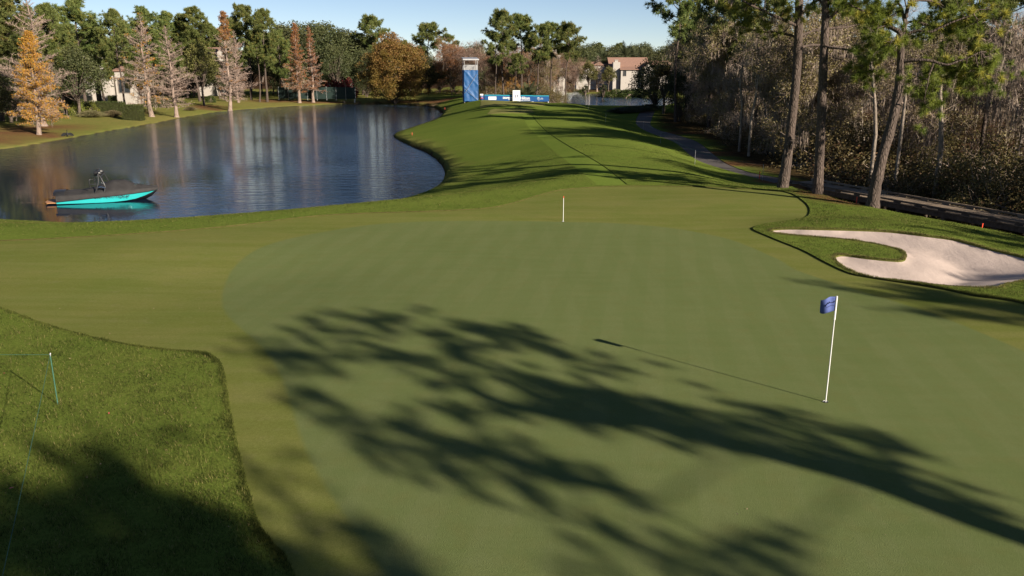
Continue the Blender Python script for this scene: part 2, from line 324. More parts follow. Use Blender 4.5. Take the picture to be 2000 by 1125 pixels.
# pond outline in photo pixels on the water plane, with the slope of the bank behind it and how much eroded lip it has
_sh = [(-200, 322, .08, .12), (0, 292, .08, .12), (100, 277, .08, .12), (200, 258, .07, .12), (300, 241, .06, .1), (400, 222, .06, .1), (500, 212, .06, .1), (600, 206, .06, .1), (700, 203, .07, .1), (800, 206, .10, .2), (845, 209, .25, .4),
       (864, 221, .3, .5), (850, 236, .25, .45), (800, 252, .2, .25), (768, 265, .18, .3), (790, 280, .2, .45), (830, 297, .2, .5), (858, 318, .2, .5), (868, 340, .2, .5), (858, 362, .2, .4), (825, 377, .19, .1), (740, 398, .19, .05), (600, 413, .19, .05),
       (430, 429, .19, .05), (290, 438, .19, .05), (150, 436, .19, .05), (0, 429, .19, .05), (-200, 423, .19, .05)]
_sp = smooth_poly(_sh, True, 4)
SHORE = np.array([P(a[0], a[1], WZ)[:2] for a in _sp]); SHS = _sp[:, 2]; SHL = np.clip(_sp[:, 3], .03, .6)
_f2 = [(1098, 201), (1104, 184.5), (1160, 183.5), (1200, 183), (1240, 184), (1275, 187), (1300, 190), (1320, 198), (1290, 207), (1240, 211), (1180, 210)]
SHORE2 = np.array([P(a, b, WZ)[:2] for a, b in smooth_poly(_f2, True, 3)])
# edge of the raised golf ground above the swamp (world): from the boardwalk head towards the camera
EDGE = np.array([(30, -60), (29, 5), (24.5, 24), (20.9, 32.5), (19.4, 36), (17.6, 40.3), (16.9, 43), (16.6, 46), (16.8, 49), (17.6, 51.5), (20.5, 56), (22, 62), (23, 75), (24, 100), (27, 128), (36, 160), (40, 185), (80, 190), (200, 190), (200, -60)], float)
def hz(x, y):
    x = np.asarray(x, float); y = np.asarray(y, float)
    cap = lerp(-1.25, 0., np.maximum(sstep(-32, -16, x), sstep(78, 62, y)))
    cap = cap-1.4*sstep(178, 200, y)*sstep(-14, 0, x)-.2
    cap = cap+.2*np.maximum(sstep(78, 62, y), sstep(-32, -16, x))
    # shoulder down to the cart path on the right
    px = 12.0+.0*y
    cap = cap-.85*sstep(10.8, 16.2, x)*sstep(44, 56, y)
    # tee plateau and mounds
    cap = cap+.35*sstep(9, 4, np.abs(x+1))*sstep(134, 142, y)*sstep(182, 177, y)
    cap = cap+.28*sstep(6, 3.5, np.abs(x))*sstep(117, 120, y)*sstep(136, 132, y)
    for gx, gy, a, sx, sy in ((-8, 112, .45, 6, 10), (2, 100, .22, 8, 9), (-3, 84, -.25, 7, 8), (8, 78, .3, 5, 12), (-4, 66, .25, 6, 7), (9, 108, .25, 5, 9), (4, 62, -.12, 6, 5),
                              (-9, 26, -.16, 4, 4), (-14, 31, .12, 6, 3), (12, 42, .12, 5, 4), (-2, 22, .05, 5, 5), (13.5, 34.5, .3, 2.4, 2.2), (17, 33, .35, 2.5, 3), (15.5, 22.5, .18, 3, 2.5), (-3, 38, .08, 6, 2)):
        cap = cap+a*np.exp(-((x-gx)/sx)**2-((y-gy)/sy)**2)
    # near-left rough mound
    cap = cap+.10*np.exp(-((x+9.5)/3.2)**2-((y-14)/4)**2)
    # swamp
    ins = inpoly(x, y, EDGE); de = polydist(x, y, EDGE, False)
    drop = np.where(ins, sstep(0, 2.2, de), 0)*lerp(1, .35, sstep(58, 66, y))
    cap = lerp(cap, np.full_like(cap, -2.35), drop)
    z = cap
    for sh, sl_, lp in ((SHORE, SHS, SHL), (SHORE2, None, None)):
        if sl_ is not None: d, s_ = polydist(x, y, sh, True, sl_); _, l_ = polydist(x, y, sh, True, lp)
        else: d = polydist(x, y, sh); s_ = .07; l_ = .1
        i = inpoly(x, y, sh)
        b = WZ+l_*.8*sstep(0, .25, d)+s_*d
        k = .25; hh = np.clip(.5+.5*(b-z)/k, 0, 1); z1 = lerp(b, z, hh)-k*hh*(1-hh)
        z = np.where(i, np.minimum(z, WZ-.05-np.minimum(d*.4, 1.0)), z1)
    return z
def G(x, y):
    """photo pixel to a point of the ground"""
    d = ray(x, y); ys = np.concatenate([np.linspace(5, 60, 500), np.linspace(60.3, 420, 900)]); t = ys/d[1]
    zz = H+d[2]*t; g = hz(d[0]*t, ys); k = np.argmax(zz < g)
    if not (zz < g).any(): return P(x, y, -1.5)
    if k == 0: return np.array([d[0]*t[0], ys[0], g[0]])
    f = (zz[k-1]-g[k-1])/((zz[k-1]-g[k-1])-(zz[k]-g[k])+1e-9); tt = lerp(t[k-1], t[k], f)
    return np.array([d[0]*tt, d[1]*tt, float(hz([d[0]*tt], [d[1]*tt])[0])])
def GY(x, Y):
    """pixel column x at distance Y, on the ground"""
    X = D(x, YH, Y)[0]; return np.array([X, Y, float(hz([X], [Y])[0])])
def pxpoly(pts, closed=True, k=5, z=None):
    q = smooth_poly(pts, closed, k)
    return np.array([(G(a, b) if z is None else P(a, b, z))[:2] for a, b in q])
POLY = {}
POLY['green'] = pxpoly([(433, 575), (440, 540), (460, 512), (500, 487), (560, 467), (640, 450), (720, 438), (800, 433), (900, 431), (1000, 431), (1100, 432), (1200, 434), (1300, 442), (1380, 455), (1439, 470), (1520, 504), (1556, 525), (1650, 556), (1750, 588), (1848, 622), (2000, 683), (2160, 760), (2300, 900), (2300, 1180), (1500, 1260), (900, 1240), (790, 1160), (720, 1062), (655, 975), (600, 880), (570, 795), (548, 730), (515, 680), (470, 637), (442, 607)], True, 5, 0)
POLY['fringe'] = np.vstack([
    pxpoly([(-420, 478), (0, 470), (100, 467), (250, 459), (400, 446), (500, 435), (560, 427), (640, 420), (720, 417), (810, 415), (900, 411), (960, 405), (1010, 393), (1060, 378), (1110, 368), (1200, 363), (1300, 363), (1400, 365), (1500, 369), (1540, 377), (1565, 392), (1580, 407), (1580, 421), (1568, 433), (1540, 438), (1500, 440), (1476, 444), (1472, 450), (1505, 464), (1568, 488), (1610, 510), (1658, 532), (1700, 541), (1790, 556), (1850, 568), (1910, 584), (2000, 602), (2150, 650), (2600, 800)], False, 5, 0),
    np.array([(16.5, 8.), (9, 4.), (2, 3.2), (-1.5, 4.0)]),
    pxpoly([(700, 1400), (571, 1112), (537, 1064), (508, 1025), (484, 948), (465, 870), (450, 798), (438, 725), (418, 698), (378, 687), (290, 679), (194, 660), (97, 633), (0, 599), (-150, 545), (-420, 500)], False, 5, 0)])
POLY['sand'] = pxpoly([(1507, 449), (1540, 446), (1600, 447), (1680, 449), (1740, 452), (1800, 459), (1860, 467), (1900, 477), (1950, 490), (2000, 502), (2050, 516), (2070, 532), (2045, 545), (2000, 547), (1965, 553), (1943, 561), (1880, 559), (1800, 552), (1750, 546), (1700, 540), (1668, 530), (1645, 518), (1632, 503), (1642, 498), (1662, 499), (1690, 503), (1740, 508), (1764, 508), (1771, 500), (1766, 491), (1750, 484), (1720, 477), (1680, 470), (1640, 465), (1600, 462), (1550, 458), (1520, 455)], True, 4)
POLY['path'] = np.vstack([pxpoly([(1262, 205), (1248, 222), (1242, 240), (1256, 253), (1290, 267), (1321, 280), (1353, 307), (1380, 320), (1433, 336), (1470, 346), (1512, 357)], False, 4),
                          pxpoly([(1548, 351), (1500, 343), (1460, 335), (1421, 320), (1400, 306), (1364, 278), (1328, 265), (1288, 254), (1271, 244), (1273, 232), (1279, 218), (1288, 205)], False, 4)])
POLY['walk'] = np.vstack([pxpoly([(1020, 224), (1030, 245), (1052, 268), (1088, 300), (1125, 328), (1168, 361.5)], False, 5), pxpoly([(1226, 360.5), (1185, 328), (1150, 306), (1110, 284), (1070, 258), (1046, 234), (1040, 224)], False, 5)])
POLY['tee_front'] = np.array([(-3.6, 118.8), (3.2, 119.6), (3.0, 132), (-3.2, 131.6)])
POLY['tee_back'] = np.array([(-5.4, 141.5), (5.6, 142.5), (6.4, 170), (-6.2, 170)])
for k in ('tee_front', 'tee_back'): POLY[k] = smooth_poly([lerp(POLY[k][i], POLY[k][(i+1) % 4], t) for i in range(4) for t in (.12, .5, .88)], True, 4)

# mulch beds under trees (pixel, radius m)
MULCH = [(80, 250, 7), (20, 262, 8), (-60, 270, 8), (110, 245, 4), (300, 226, 4), (345, 228, 4.5), (395, 207, 4), (449, 217, 4.5), (465, 200, 4), (500, 197, 6), (530, 196, 5), (590, 199, 6), (615, 199, 6), (650, 200, 5), (250, 216, 5), (770, 204, 12), (830, 203, 8), (865, 196, 7), (1530, 356, 2.2), (1560, 362, 2.0), (1597, 377, 2.0), (1630, 388, 1.6), (1655, 395, 1.2), (1165, 179, 8), (1120, 180, 8), (1410, 300, 3), (1450, 318, 3), (1330, 260, 3)]
MUL = np.array([(*G(a, b)[:2], r) for a, b, r in MULCH])

def grow(poly, d):
    n = len(poly); t = np.roll(poly, -1, 0)-np.roll(poly, 1, 0); nn = np.stack([t[:, 1], -t[:, 0]], 1); nn /= np.linalg.norm(nn, axis=1, keepdims=True)+1e-9
    area = .5*np.sum(poly[:, 0]*np.roll(poly[:, 1], -1)-np.roll(poly[:, 0], -1)*poly[:, 1])
    return poly+nn*d*(1 if area > 0 else -1)
def build_terrain():
    r = rng(5)
    pts = []; edges = []
    def addline(poly, closed):
        poly = np.asarray(poly); out = []
        n = len(poly)
        for i in range(n if closed else n-1):
            a, b = poly[i], poly[(i+1) % n]; L = np.hypot(*(b-a)); ds = np.clip(np.hypot(*a)*.012, .18, 3.)
            m = max(1, int(round(L/ds)))
            for j in range(m): out.append(lerp(a, b, j/m))
        if not closed: out.append(poly[-1])
        s = len(pts); pts.extend([tuple(q) for q in out])
        for i in range(len(out)-1): edges.append((s+i, s+i+1))
        if closed: edges.append((s+len(out)-1, s))
    for k in POLY: addline(POLY[k], True)
    addline(SHORE, True); addline(SHORE2, True); addline(grow(SHORE, .32), True); addline(grow(POLY['green'], .12), True); addline(grow(POLY['green'], -.12), True)
    def grid(x0, x1, y0, y1, s, excl=None):
        gx, gy = np.meshgrid(np.arange(x0, x1, s), np.arange(y0, y1, s)); gx = gx.ravel()+r.uniform(-.3, .3, gx.size)*s; gy = gy.ravel()+r.uniform(-.3, .3, gy.size)*s
        if excl is not None:
            m = np.zeros(gx.shape, bool)
            for e in excl: m |= (gx > e[0]) & (gx < e[1]) & (gy > e[2]) & (gy < e[3])
            gx, gy = gx[~m], gy[~m]
        pts.extend(zip(gx.tolist(), gy.tolist()))
    A = (9, 23, 20, 38); B = (-32, 26, 2, 62); C = (-60, 40, -20, 205); Dd = (-200, 200, -80, 340)
    grid(*A, .3); grid(*B, .62, [A]); grid(*C, 1.9, [A, B]); grid(*Dd, 6, [A, B, C]); grid(-2400, 2400, -300, 3600, 130, [Dd])
    V2, E2, F2 = delaunay_2d_cdt([Vector(p) for p in pts], edges, [], 0, 1e-5)[:3]
    XY = np.array([(v[0], v[1]) for v in V2]); T = np.array([f for f in F2 if len(f) == 3])
    c = XY[T].mean(1); reg = np.zeros(len(T), int)
    names = ['ground', 'path', 'walk', 'tee_front', 'tee_back', 'fringe', 'green', 'sand']
    for i, k in enumerate(names):
        if i: reg[inpoly(c[:, 0], c[:, 1], POLY[k])] = i
    z = hz(XY[:, 0], XY[:, 1])
    ds = polydist(XY[:, 0], XY[:, 1], POLY['sand']); ins = inpoly(XY[:, 0], XY[:, 1], POLY['sand']) & (ds > 1e-3)
    zs = z-np.where(ins, .07*sstep(0, .12, ds)+.55*sstep(.1, 3.0, ds), 0)
    # fine unevenness of the long grass
    mats = dict(ground='ground', path='path', walk='walk', tee_front='tee', tee_back='tee', fringe='green', green='green', sand='sand')
    onames = dict(ground='ground', path='cart_path', walk='mown_walkway', tee_front='front_tee_turf', tee_back='back_tee_turf', fringe='green_collar', green='putting_green', sand='sand_bunker')
    low = dict(ground=0, path=.03, walk=.03, tee_front=-.02, tee_back=-.02, fringe=.05, green=.05, sand=.06)
    for i, k in enumerate(names):
        t = T[reg == i]; u, inv = np.unique(t, return_inverse=True); t2 = inv.reshape(-1, 3)
        zz = (zs if k == 'sand' else z)[u]-low[k]; v = np.column_stack([XY[u], zz]); b = MB()
        a, bb, cc = v[t2[:, 0]], v[t2[:, 1]], v[t2[:, 2]]; nz = np.cross(bb-a, cc-a)[:, 2]; t2[nz < 0] = t2[nz < 0][:, ::-1]
        soil0 = np.zeros(len(v))
        b.add(v, t2); skirt_shade = []
        if k in ('ground', 'tee_front', 'tee_back'):
            e = np.sort(np.vstack([t2[:, [0, 1]], t2[:, [1, 2]], t2[:, [2, 0]]]), 1); ue, cnt = np.unique(e, axis=0, return_counts=True); be = ue[cnt == 1]
            far = (np.abs(v[be[:, 0], 0]) < 150) & (v[be[:, 0], 1] < 320) & (v[be[:, 0], 1] > -60)
            be = be[far]; dsk = np.where(polydist(v[be[:, 0], 0], v[be[:, 0], 1], POLY['sand']) < .05, .42, .14)
            p, q = v[be[:, 0]], v[be[:, 1]]; dn = np.stack([0*dsk, 0*dsk, -dsk], 1)
            vv = np.stack([p, q, q+dn, p+dn], 1).reshape(-1, 3); b.add(vv, np.arange(len(vv)).reshape(-1, 4))
            skirt_shade = np.repeat(np.where(dsk > .3, .35, .75), 4)  # edge skirts darkened to an earth tone, shade painted against the sun's glare
        o = b.obj(onames[k], mats[k], None, True); tag(o, kind='structure')
        if k in ('green', 'fringe'):
            gd = polydist(v[:, 0], v[:, 1], POLY['green']); at = o.data.attributes.new('collar', 'FLOAT', 'POINT'); at.data.foreach_set('value', np.where(gd < .03, .5, 0. if k == 'green' else 1.))
        if k == 'ground':
            V = np.vstack(b.V); X, Y = V[:, 0], V[:, 1]; n0 = len(v)
            d, lp = polydist(X, Y, SHORE, True, SHL); iin = inpoly(X, Y, SHORE); i2 = inpoly(X, Y, SHORE2)
            left = sstep(-12, -30, X)*sstep(66, 85, Y)
            nz_ = np.sin(X*.9+np.sin(Y*.7)*2)*.5+np.sin(Y*1.3+X*.4)*.5
            dry = np.clip(left*(.84+.22*np.sin(X*.13)*np.sin(Y*.11+1)), 0, 1)
            dry = np.maximum(dry, np.where(iin, 0, sstep(1.9, .5, d+.25*nz_)*sstep(.12, .3, lp)*.7))
            dry = np.maximum(dry, sstep(215, 240, Y)*.45)
            sd = polydist(X, Y, POLY['sand']); dry = np.maximum(dry, .4*sstep(.4, .05, sd))
            soil_shade = np.where(iin | i2, 1., sstep(.36, .2, d)*sstep(.15, .3, lp)*1.)
            soil_shade[n0:] = np.maximum(soil_shade[n0:], skirt_shade)
            mu = np.zeros(len(X))
            for mx, my, mr in MUL: mu = np.maximum(mu, sstep(mr, mr*.55, np.hypot(X-mx, Y-my)+nz_*mr*.15))
            mu *= np.where(iin | (d < .8), 0, .9)
            sw = np.where(inpoly(X, Y, EDGE), sstep(.1, 1.2, polydist(X, Y, EDGE, False)), 0); pr = POLY['path'][len(POLY['path'])//2:]; pr = pr[np.argsort(pr[:, 1])]; xr = np.interp(Y, pr[:, 1], pr[:, 0]); sw = np.maximum(sw, sstep(.1, 1.6, X-xr+.3*nz_)*sstep(52, 57, Y)*sstep(150, 138, Y)*.92); sw = np.maximum(sw, sstep(-95, -120, X)); sw = np.maximum(sw, sstep(300, 330, Y))
            for nm, arr in (('dry', dry), ('mulch', mu), ('swamp', sw), ('soil_shade', soil_shade)):
                at = o.data.attributes.new(nm, 'FLOAT', 'POINT'); at.data.foreach_set('value', np.ascontiguousarray(arr, float))
build_terrain()
def sheet(name, poly, z, mat, grow=0):
    c = poly.mean(0); b = MB(); p = np.asarray(poly)
    V2, E2, F2 = delaunay_2d_cdt([Vector(q) for q in p], [(i, (i+1) % len(p)) for i in range(len(p))], [], 1, 1e-5)[:3]
    XY = np.array([(v[0], v[1]) for v in V2]); b.add(np.column_stack([XY, np.full(len(XY), z)]), np.array([f if True else 0 for f in F2]))
    me = b.mesh(name, mat)
    o = link(name, me); tag(o, kind='structure'); return o
sheet('pond_water', grow(SHORE, .25), WZ, 'water'); sheet('far_pond_water', grow(SHORE2, .3), WZ, 'water')


# ------------------------------------------------------------------ plants: generators return meshes, copies share them
def unit(v): return v/(np.linalg.norm(v, axis=-1, keepdims=True)+1e-9)
def rdir(r, n): return unit(r.normal(size=(n, 3)))
def perp(d, r):
    return unit(np.cross(d, rdir(r, len(d))))
def curve(p0, d0, L, bend, k=5, r=None, wob=0):
    p = [np.array(p0, float)]; d = np.array(d0, float); d /= np.linalg.norm(d)
    for i in range(k):
        p.append(p[-1]+d*L/k); d = d+np.array(bend)/k
        if r is not None and wob: d = d+r.normal(size=3)*wob
        d /= np.linalg.norm(d)
    return np.array(p)
def needles(b, c, d, r, n=12, ln=.4, w=.06, spread=1., tint=None, odd=.0, mi=0):
    """tufts of needles: one narrow triangle each, fanning from every centre"""
    c = np.repeat(c, n, 0); dd = np.repeat(d, n, 0); q = unit(dd*(1.1-spread*.5)+rdir(r, len(c))*spread*.9)
    c = c+rdir(r, len(c))*ln*.12
    L = ln*r.uniform(.65, 1.1, (len(c), 1)); s = perp(q, r)*w/2
    t = np.repeat(tint if tint is not None else r.uniform(0, 1, len(d)), n)+r.uniform(-.15, .15, len(c))
    o = np.repeat((r.uniform(0, 1, len(d)) < odd).astype(float), n)
    b.tris(c-s, c+s, c+q*L, mi, np.clip(t, 0, 1), o)
def leaves(b, c, r, n=30, rad=.8, size=.2, flat=.7, droop=0, tint=None, odd=0., mi=0, asp=.6):
    """leaf clumps: small diamond leaves scattered in a ball round every centre"""
    m = len(c); C = np.repeat(c, n, 0); R = np.repeat(np.broadcast_to(rad, (m,)), n)[:, None]
    o = rdir(r, len(C))*r.uniform(.15, 1, (len(C), 1))**.5*R*np.array([1, 1, flat]); C = C+o
    u = rdir(r, len(C)); u[:, 2] -= droop; u = unit(u); s = perp(u, r); sz = size*r.uniform(.6, 1.25, (len(C), 1))
    a = C-u*sz*.5; e = C+u*sz*.5; l = C-s*sz*.5*asp; q = C+s*sz*.5*asp
    v = np.stack([a, l, e, q], 1).reshape(-1, 3); f = np.arange(len(v)).reshape(-1, 4)
    t = np.repeat(tint if tint is not None else r.uniform(0, 1, m), n)+r.uniform(-.2, .2, len(C)); od = (r.uniform(0, 1, len(C)) < odd).astype(float)
    b.add(v, f, mi, np.repeat(np.clip(t, 0, 1), 4), np.repeat(od, 4))
def twigs(b, p, d, L, w, r, mi=0):
    s = perp(d, r)*np.broadcast_to(w, (len(p),))[:, None]/2; b.tris(p-s, p+s, p+d*np.broadcast_to(L, (len(p),))[:, None], mi, r.uniform(0, 1, len(p)))
def moss(b, p, r, n=9, ln=1.2, rad=.22, w=.05, mi=0):
    C = np.repeat(p, n, 0); C = C+r.normal(size=C.shape)*np.array([rad, rad, .08]); L = np.repeat(r.uniform(.35, 1.25, len(p)), n)*ln*r.uniform(.4, 1, len(C))
    e = C+np.stack([r.normal(size=len(C))*.08*L, r.normal(size=len(C))*.08*L, -L], 1); s = perp(e-C, r)*w*r.uniform(.5, 1.3, (len(C), 1)); md = (C+e)/2+r.normal(size=C.shape)*.05
    b.tris(C-s*.5, C+s*.5, e, mi, r.uniform(0, 1, len(C))); b.tris(md-s, md+s, md+(e-C)*.35, mi, r.uniform(0, 1, len(C)))

def gen_pine(seed, h=20, base=.45, R=3.6, r0=.26, nl=34, fine=False, lean=.02, dense=1.):
    r = rng(seed); tb = MB(); cb = MB(); k = 9
    zs = np.linspace(0, h, k); off = np.cumsum(r.normal(size=(k, 2))*.012*h, 0)*.6+zs[:, None]*r.normal(size=2)*lean; off -= off[0]
    tr = np.column_stack([off, zs]); tr[0, 2] = -.4; rad = r0*(1-.78*(zs/h)**1.1)+r0*.35*np.exp(-zs/(.03*h)); tb.tube(tr, rad, 8)
    def at(z): return np.array([np.interp(z, zs, tr[:, 0]), np.interp(z, zs, tr[:, 1]), z])
    cs = []; ds = []
    az = r.uniform(0, 6.28)
    for i in range(nl):
        u = (i+r.uniform(0, .9))/nl; z = h*(base+(1-base)*u**.9*.985); az += 2.4+r.normal()*.5
        prof = (math.sin(math.pi*min(1, .22+.80*u))**.7)*(.75+.5*r.random()); L = R*prof
        el = lerp(-.05, .9, u)+r.normal()*.18; d = np.array([math.cos(az)*math.cos(el), math.sin(az)*math.cos(el), math.sin(el)])
        p = curve(at(min(z, h*.985)), d, L, (0, 0, .35), 5, r, .09); rb = max(.02, .085*L/R*r0/.26*(1.15-u)); tb.tube(p, np.linspace(rb, .012, 6), 5)
        nb = max(3, int((8+4*L/R)*dense))
        for j in range(nb):
            t = r.uniform(.35, 1); q = np.array([np.interp(t*5, range(6), p[:, a]) for a in range(3)])
            bd = unit(unit(p[-1]-p[0])*.6+rdir(r, 1)[0]*.9+np.array([0, 0, .25])); bl = L*r.uniform(.16, .34)
            e = q+bd*bl; tb.tube([q, (q+e)/2+np.array([0, 0, -.03]), e], [.02, .014, .008], 3)
            m = 4; tt = r.uniform(.35, 1.05, m)
            for x in tt: cs.append(q+bd*bl*x+r.normal(size=3)*.16*R/3.6); ds.append(unit(bd+np.array([0, 0, .45])))
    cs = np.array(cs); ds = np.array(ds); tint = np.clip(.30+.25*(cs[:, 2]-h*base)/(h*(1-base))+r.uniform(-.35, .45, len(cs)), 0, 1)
    if fine: needles(cb, cs, ds, r, 44, .33, .016, 1.05, tint, .06)
    else: needles(cb, cs, ds, r, 20, .62, .10, 1.2, tint, .08)
    return [('trunk', tb.mesh('pine_trunk', 'pinebark', True)), ('crown', cb.mesh('pine_crown', 'pine' if fine else 'pinefar'))], h

def gen_cypress(seed, h=16, R=3.6, leaf=None, amount=lambda u: 1., bark='cypbark', twig='twig', nl=85, low=.1, dens=1., mossy=0, shape=.8, twin=False, clump=26):
    r = rng(seed); tb = MB(); wb = MB(); lb = MB(); mb = MB(); k = 10
    zs = np.linspace(0, h, k); off = np.cumsum(r.normal(size=(k, 2))*.006*h, 0); off -= off[0]; tr = np.column_stack([off, zs]); tr[0, 2] = -.3
    r0 = .016*h; rad = r0*(1-.9*(zs/h))+r0*1.0*np.exp(-zs/(.045*h))+.012; tb.tube(np.insert(tr, 1, lerp(tr[0], tr[1], .35), 0), np.insert(rad, 1, lerp(rad[0], rad[1], .75)), 9)
    if twin:
        t2 = tr*np.array([1, 1, .82])+np.outer(np.linspace(.1, 1, k), [.05*h, .01*h, 0])+np.array([.25, .3, 0]); tb.tube(t2, rad*.8, 7)
    def at(z): return np.array([np.interp(z, zs, tr[:, 0]), np.interp(z, zs, tr[:, 1]), z])
    az = 0; fc = []; ft = []; wp = []; wd = []; wl = []; mp = []
    for i in range(nl):
        u = (i+r.random())/nl; z = h*(low+(1-low)*u); az += 2.4+r.normal()*.4; L = R*(max(0, 1-u)**shape*(.5+.7*r.random())*(1+.22*math.cos(az-seed)*(1-u)+.18*math.sin(u*17+seed))+.06)
        if u < .12: L *= .75+u*2
        el = lerp(.10, .75, u)+r.normal()*.12; d = np.array([math.cos(az)*math.cos(el), math.sin(az)*math.cos(el), math.sin(el)])
        p = curve(at(z), d, L, (0, 0, .10), 5, r, .06); tb.tube(p, np.linspace(max(.016, .018*L+.012), .008, 6), 4)
        n = int(18*dens*(.4+L/R)); t = r.uniform(.15, 1, n); q = np.stack([np.interp(t*5, range(6), p[:, a]) for a in range(3)], 1)
        td = unit(unit(p[-1]-p[0])*.75+rdir(r, n)*np.array([1, 1, .55])+np.array([0, 0, .12])); tl = L*r.uniform(.14, .36, n)*(1.15-t*.5)
        wp.append(q); wd.append(td); wl.append(tl)
        a = amount(u)
        if leaf is not None and a > 0:
            s = r.random(n) < a; fc.append((q+td*(tl*.6)[:, None])[s]); ft.append(np.full(s.sum(), u))
        if mossy and u < .5:
            s = r.random(n) < mossy*(.5-u)*2; mp.append((q+td*(tl*.5)[:, None])[s])
    wp = np.vstack(wp); wd = np.vstack(wd); wl = np.concatenate(wl); twigs(wb, wp, wd, wl, .05, r)
    n = 7; t = r.uniform(.15, 1, len(wp)*n); p2 = np.repeat(wp, n, 0)+np.repeat(wd*wl[:, None], n, 0)*t[:, None]
    d2 = unit(np.repeat(wd, n, 0)*.8+rdir(r, len(p2))); twigs(wb, p2, d2, np.repeat(wl, n)*r.uniform(.25, .6, len(p2)), .032, r)
    out = [('trunk', tb.mesh('cypress_trunk', bark, True)), ('twig_spray', wb.mesh('cypress_twigs', twig))]
    if fc:
        c = np.vstack(fc); uu = np.concatenate(ft); leaves(lb, c, r, clump, .34*R/3.6+.1, .22, .55, .7, np.clip(r.uniform(0, 1, len(c)), 0, 1), .18, asp=.38)
        out.append(('crown', lb.mesh('cypress_foliage', leaf)))
    if mp and len(np.vstack(mp)):
        moss(mb, np.vstack(mp), r, 7, .09*h, .15, .05); out.append(('hanging_moss', mb.mesh('moss', 'moss')))
    return out, h

def gen_oak(seed, h=10, R=4.2, leaf='oak', n=170, per=60, size=.26, base=.22, bark='oakbark', shape=1., r0=.22):
    r = rng(seed); tb = MB(); lb = MB(); hb = h*base
    tb.tube(curve((0, 0, -.3), (r.normal()*.1, r.normal()*.1, 1), hb+.3+h*.15, (0, 0, 0), 4, r, .05), np.linspace(r0, r0*.7, 5), 8)
    cz = hb+(h-hb)*.5; rz = (h-hb)*.5; d = rdir(r, n); d[:, 2] = np.where(d[:, 2] < (-.75 if n < 300 else -.97), -d[:, 2], d[:, 2])
    rr = r.uniform(.25, 1, n)**.42*(1+.16*np.sin(d[:, 0]*5+seed)*np.sin(d[:, 1]*4+seed*2)); c = d*rr[:, None]*np.array([R, R, rz])*np.array([.9, .9, .92])+np.array([0, 0, cz])
    wz = 1-.30*shape*np.clip((c[:, 2]-cz)/rz, -1, 1); c[:, :2] *= wz[:, None]
    if n > 300: c[:, :2] *= (1+.45*np.clip((cz-c[:, 2])/rz, 0, 1)**2)[:, None]
    for i in r.choice(n, min(n, 34), False):
        p0 = np.array([0, 0, hb*r.uniform(.8, 1.3)]); e = c[i]; m = (p0+e)/2+np.array([0, 0, .08*h])*r.uniform(-.3, 1); tb.tube([p0, m, e], [.07+.03*r.random(), .04, .012], 4)
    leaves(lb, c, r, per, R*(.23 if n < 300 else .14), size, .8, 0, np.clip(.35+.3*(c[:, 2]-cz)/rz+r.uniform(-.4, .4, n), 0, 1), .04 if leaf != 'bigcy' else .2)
    return [('trunk', tb.mesh('oak_trunk', bark, True)), ('crown', lb.mesh('oak_crown', leaf))], h

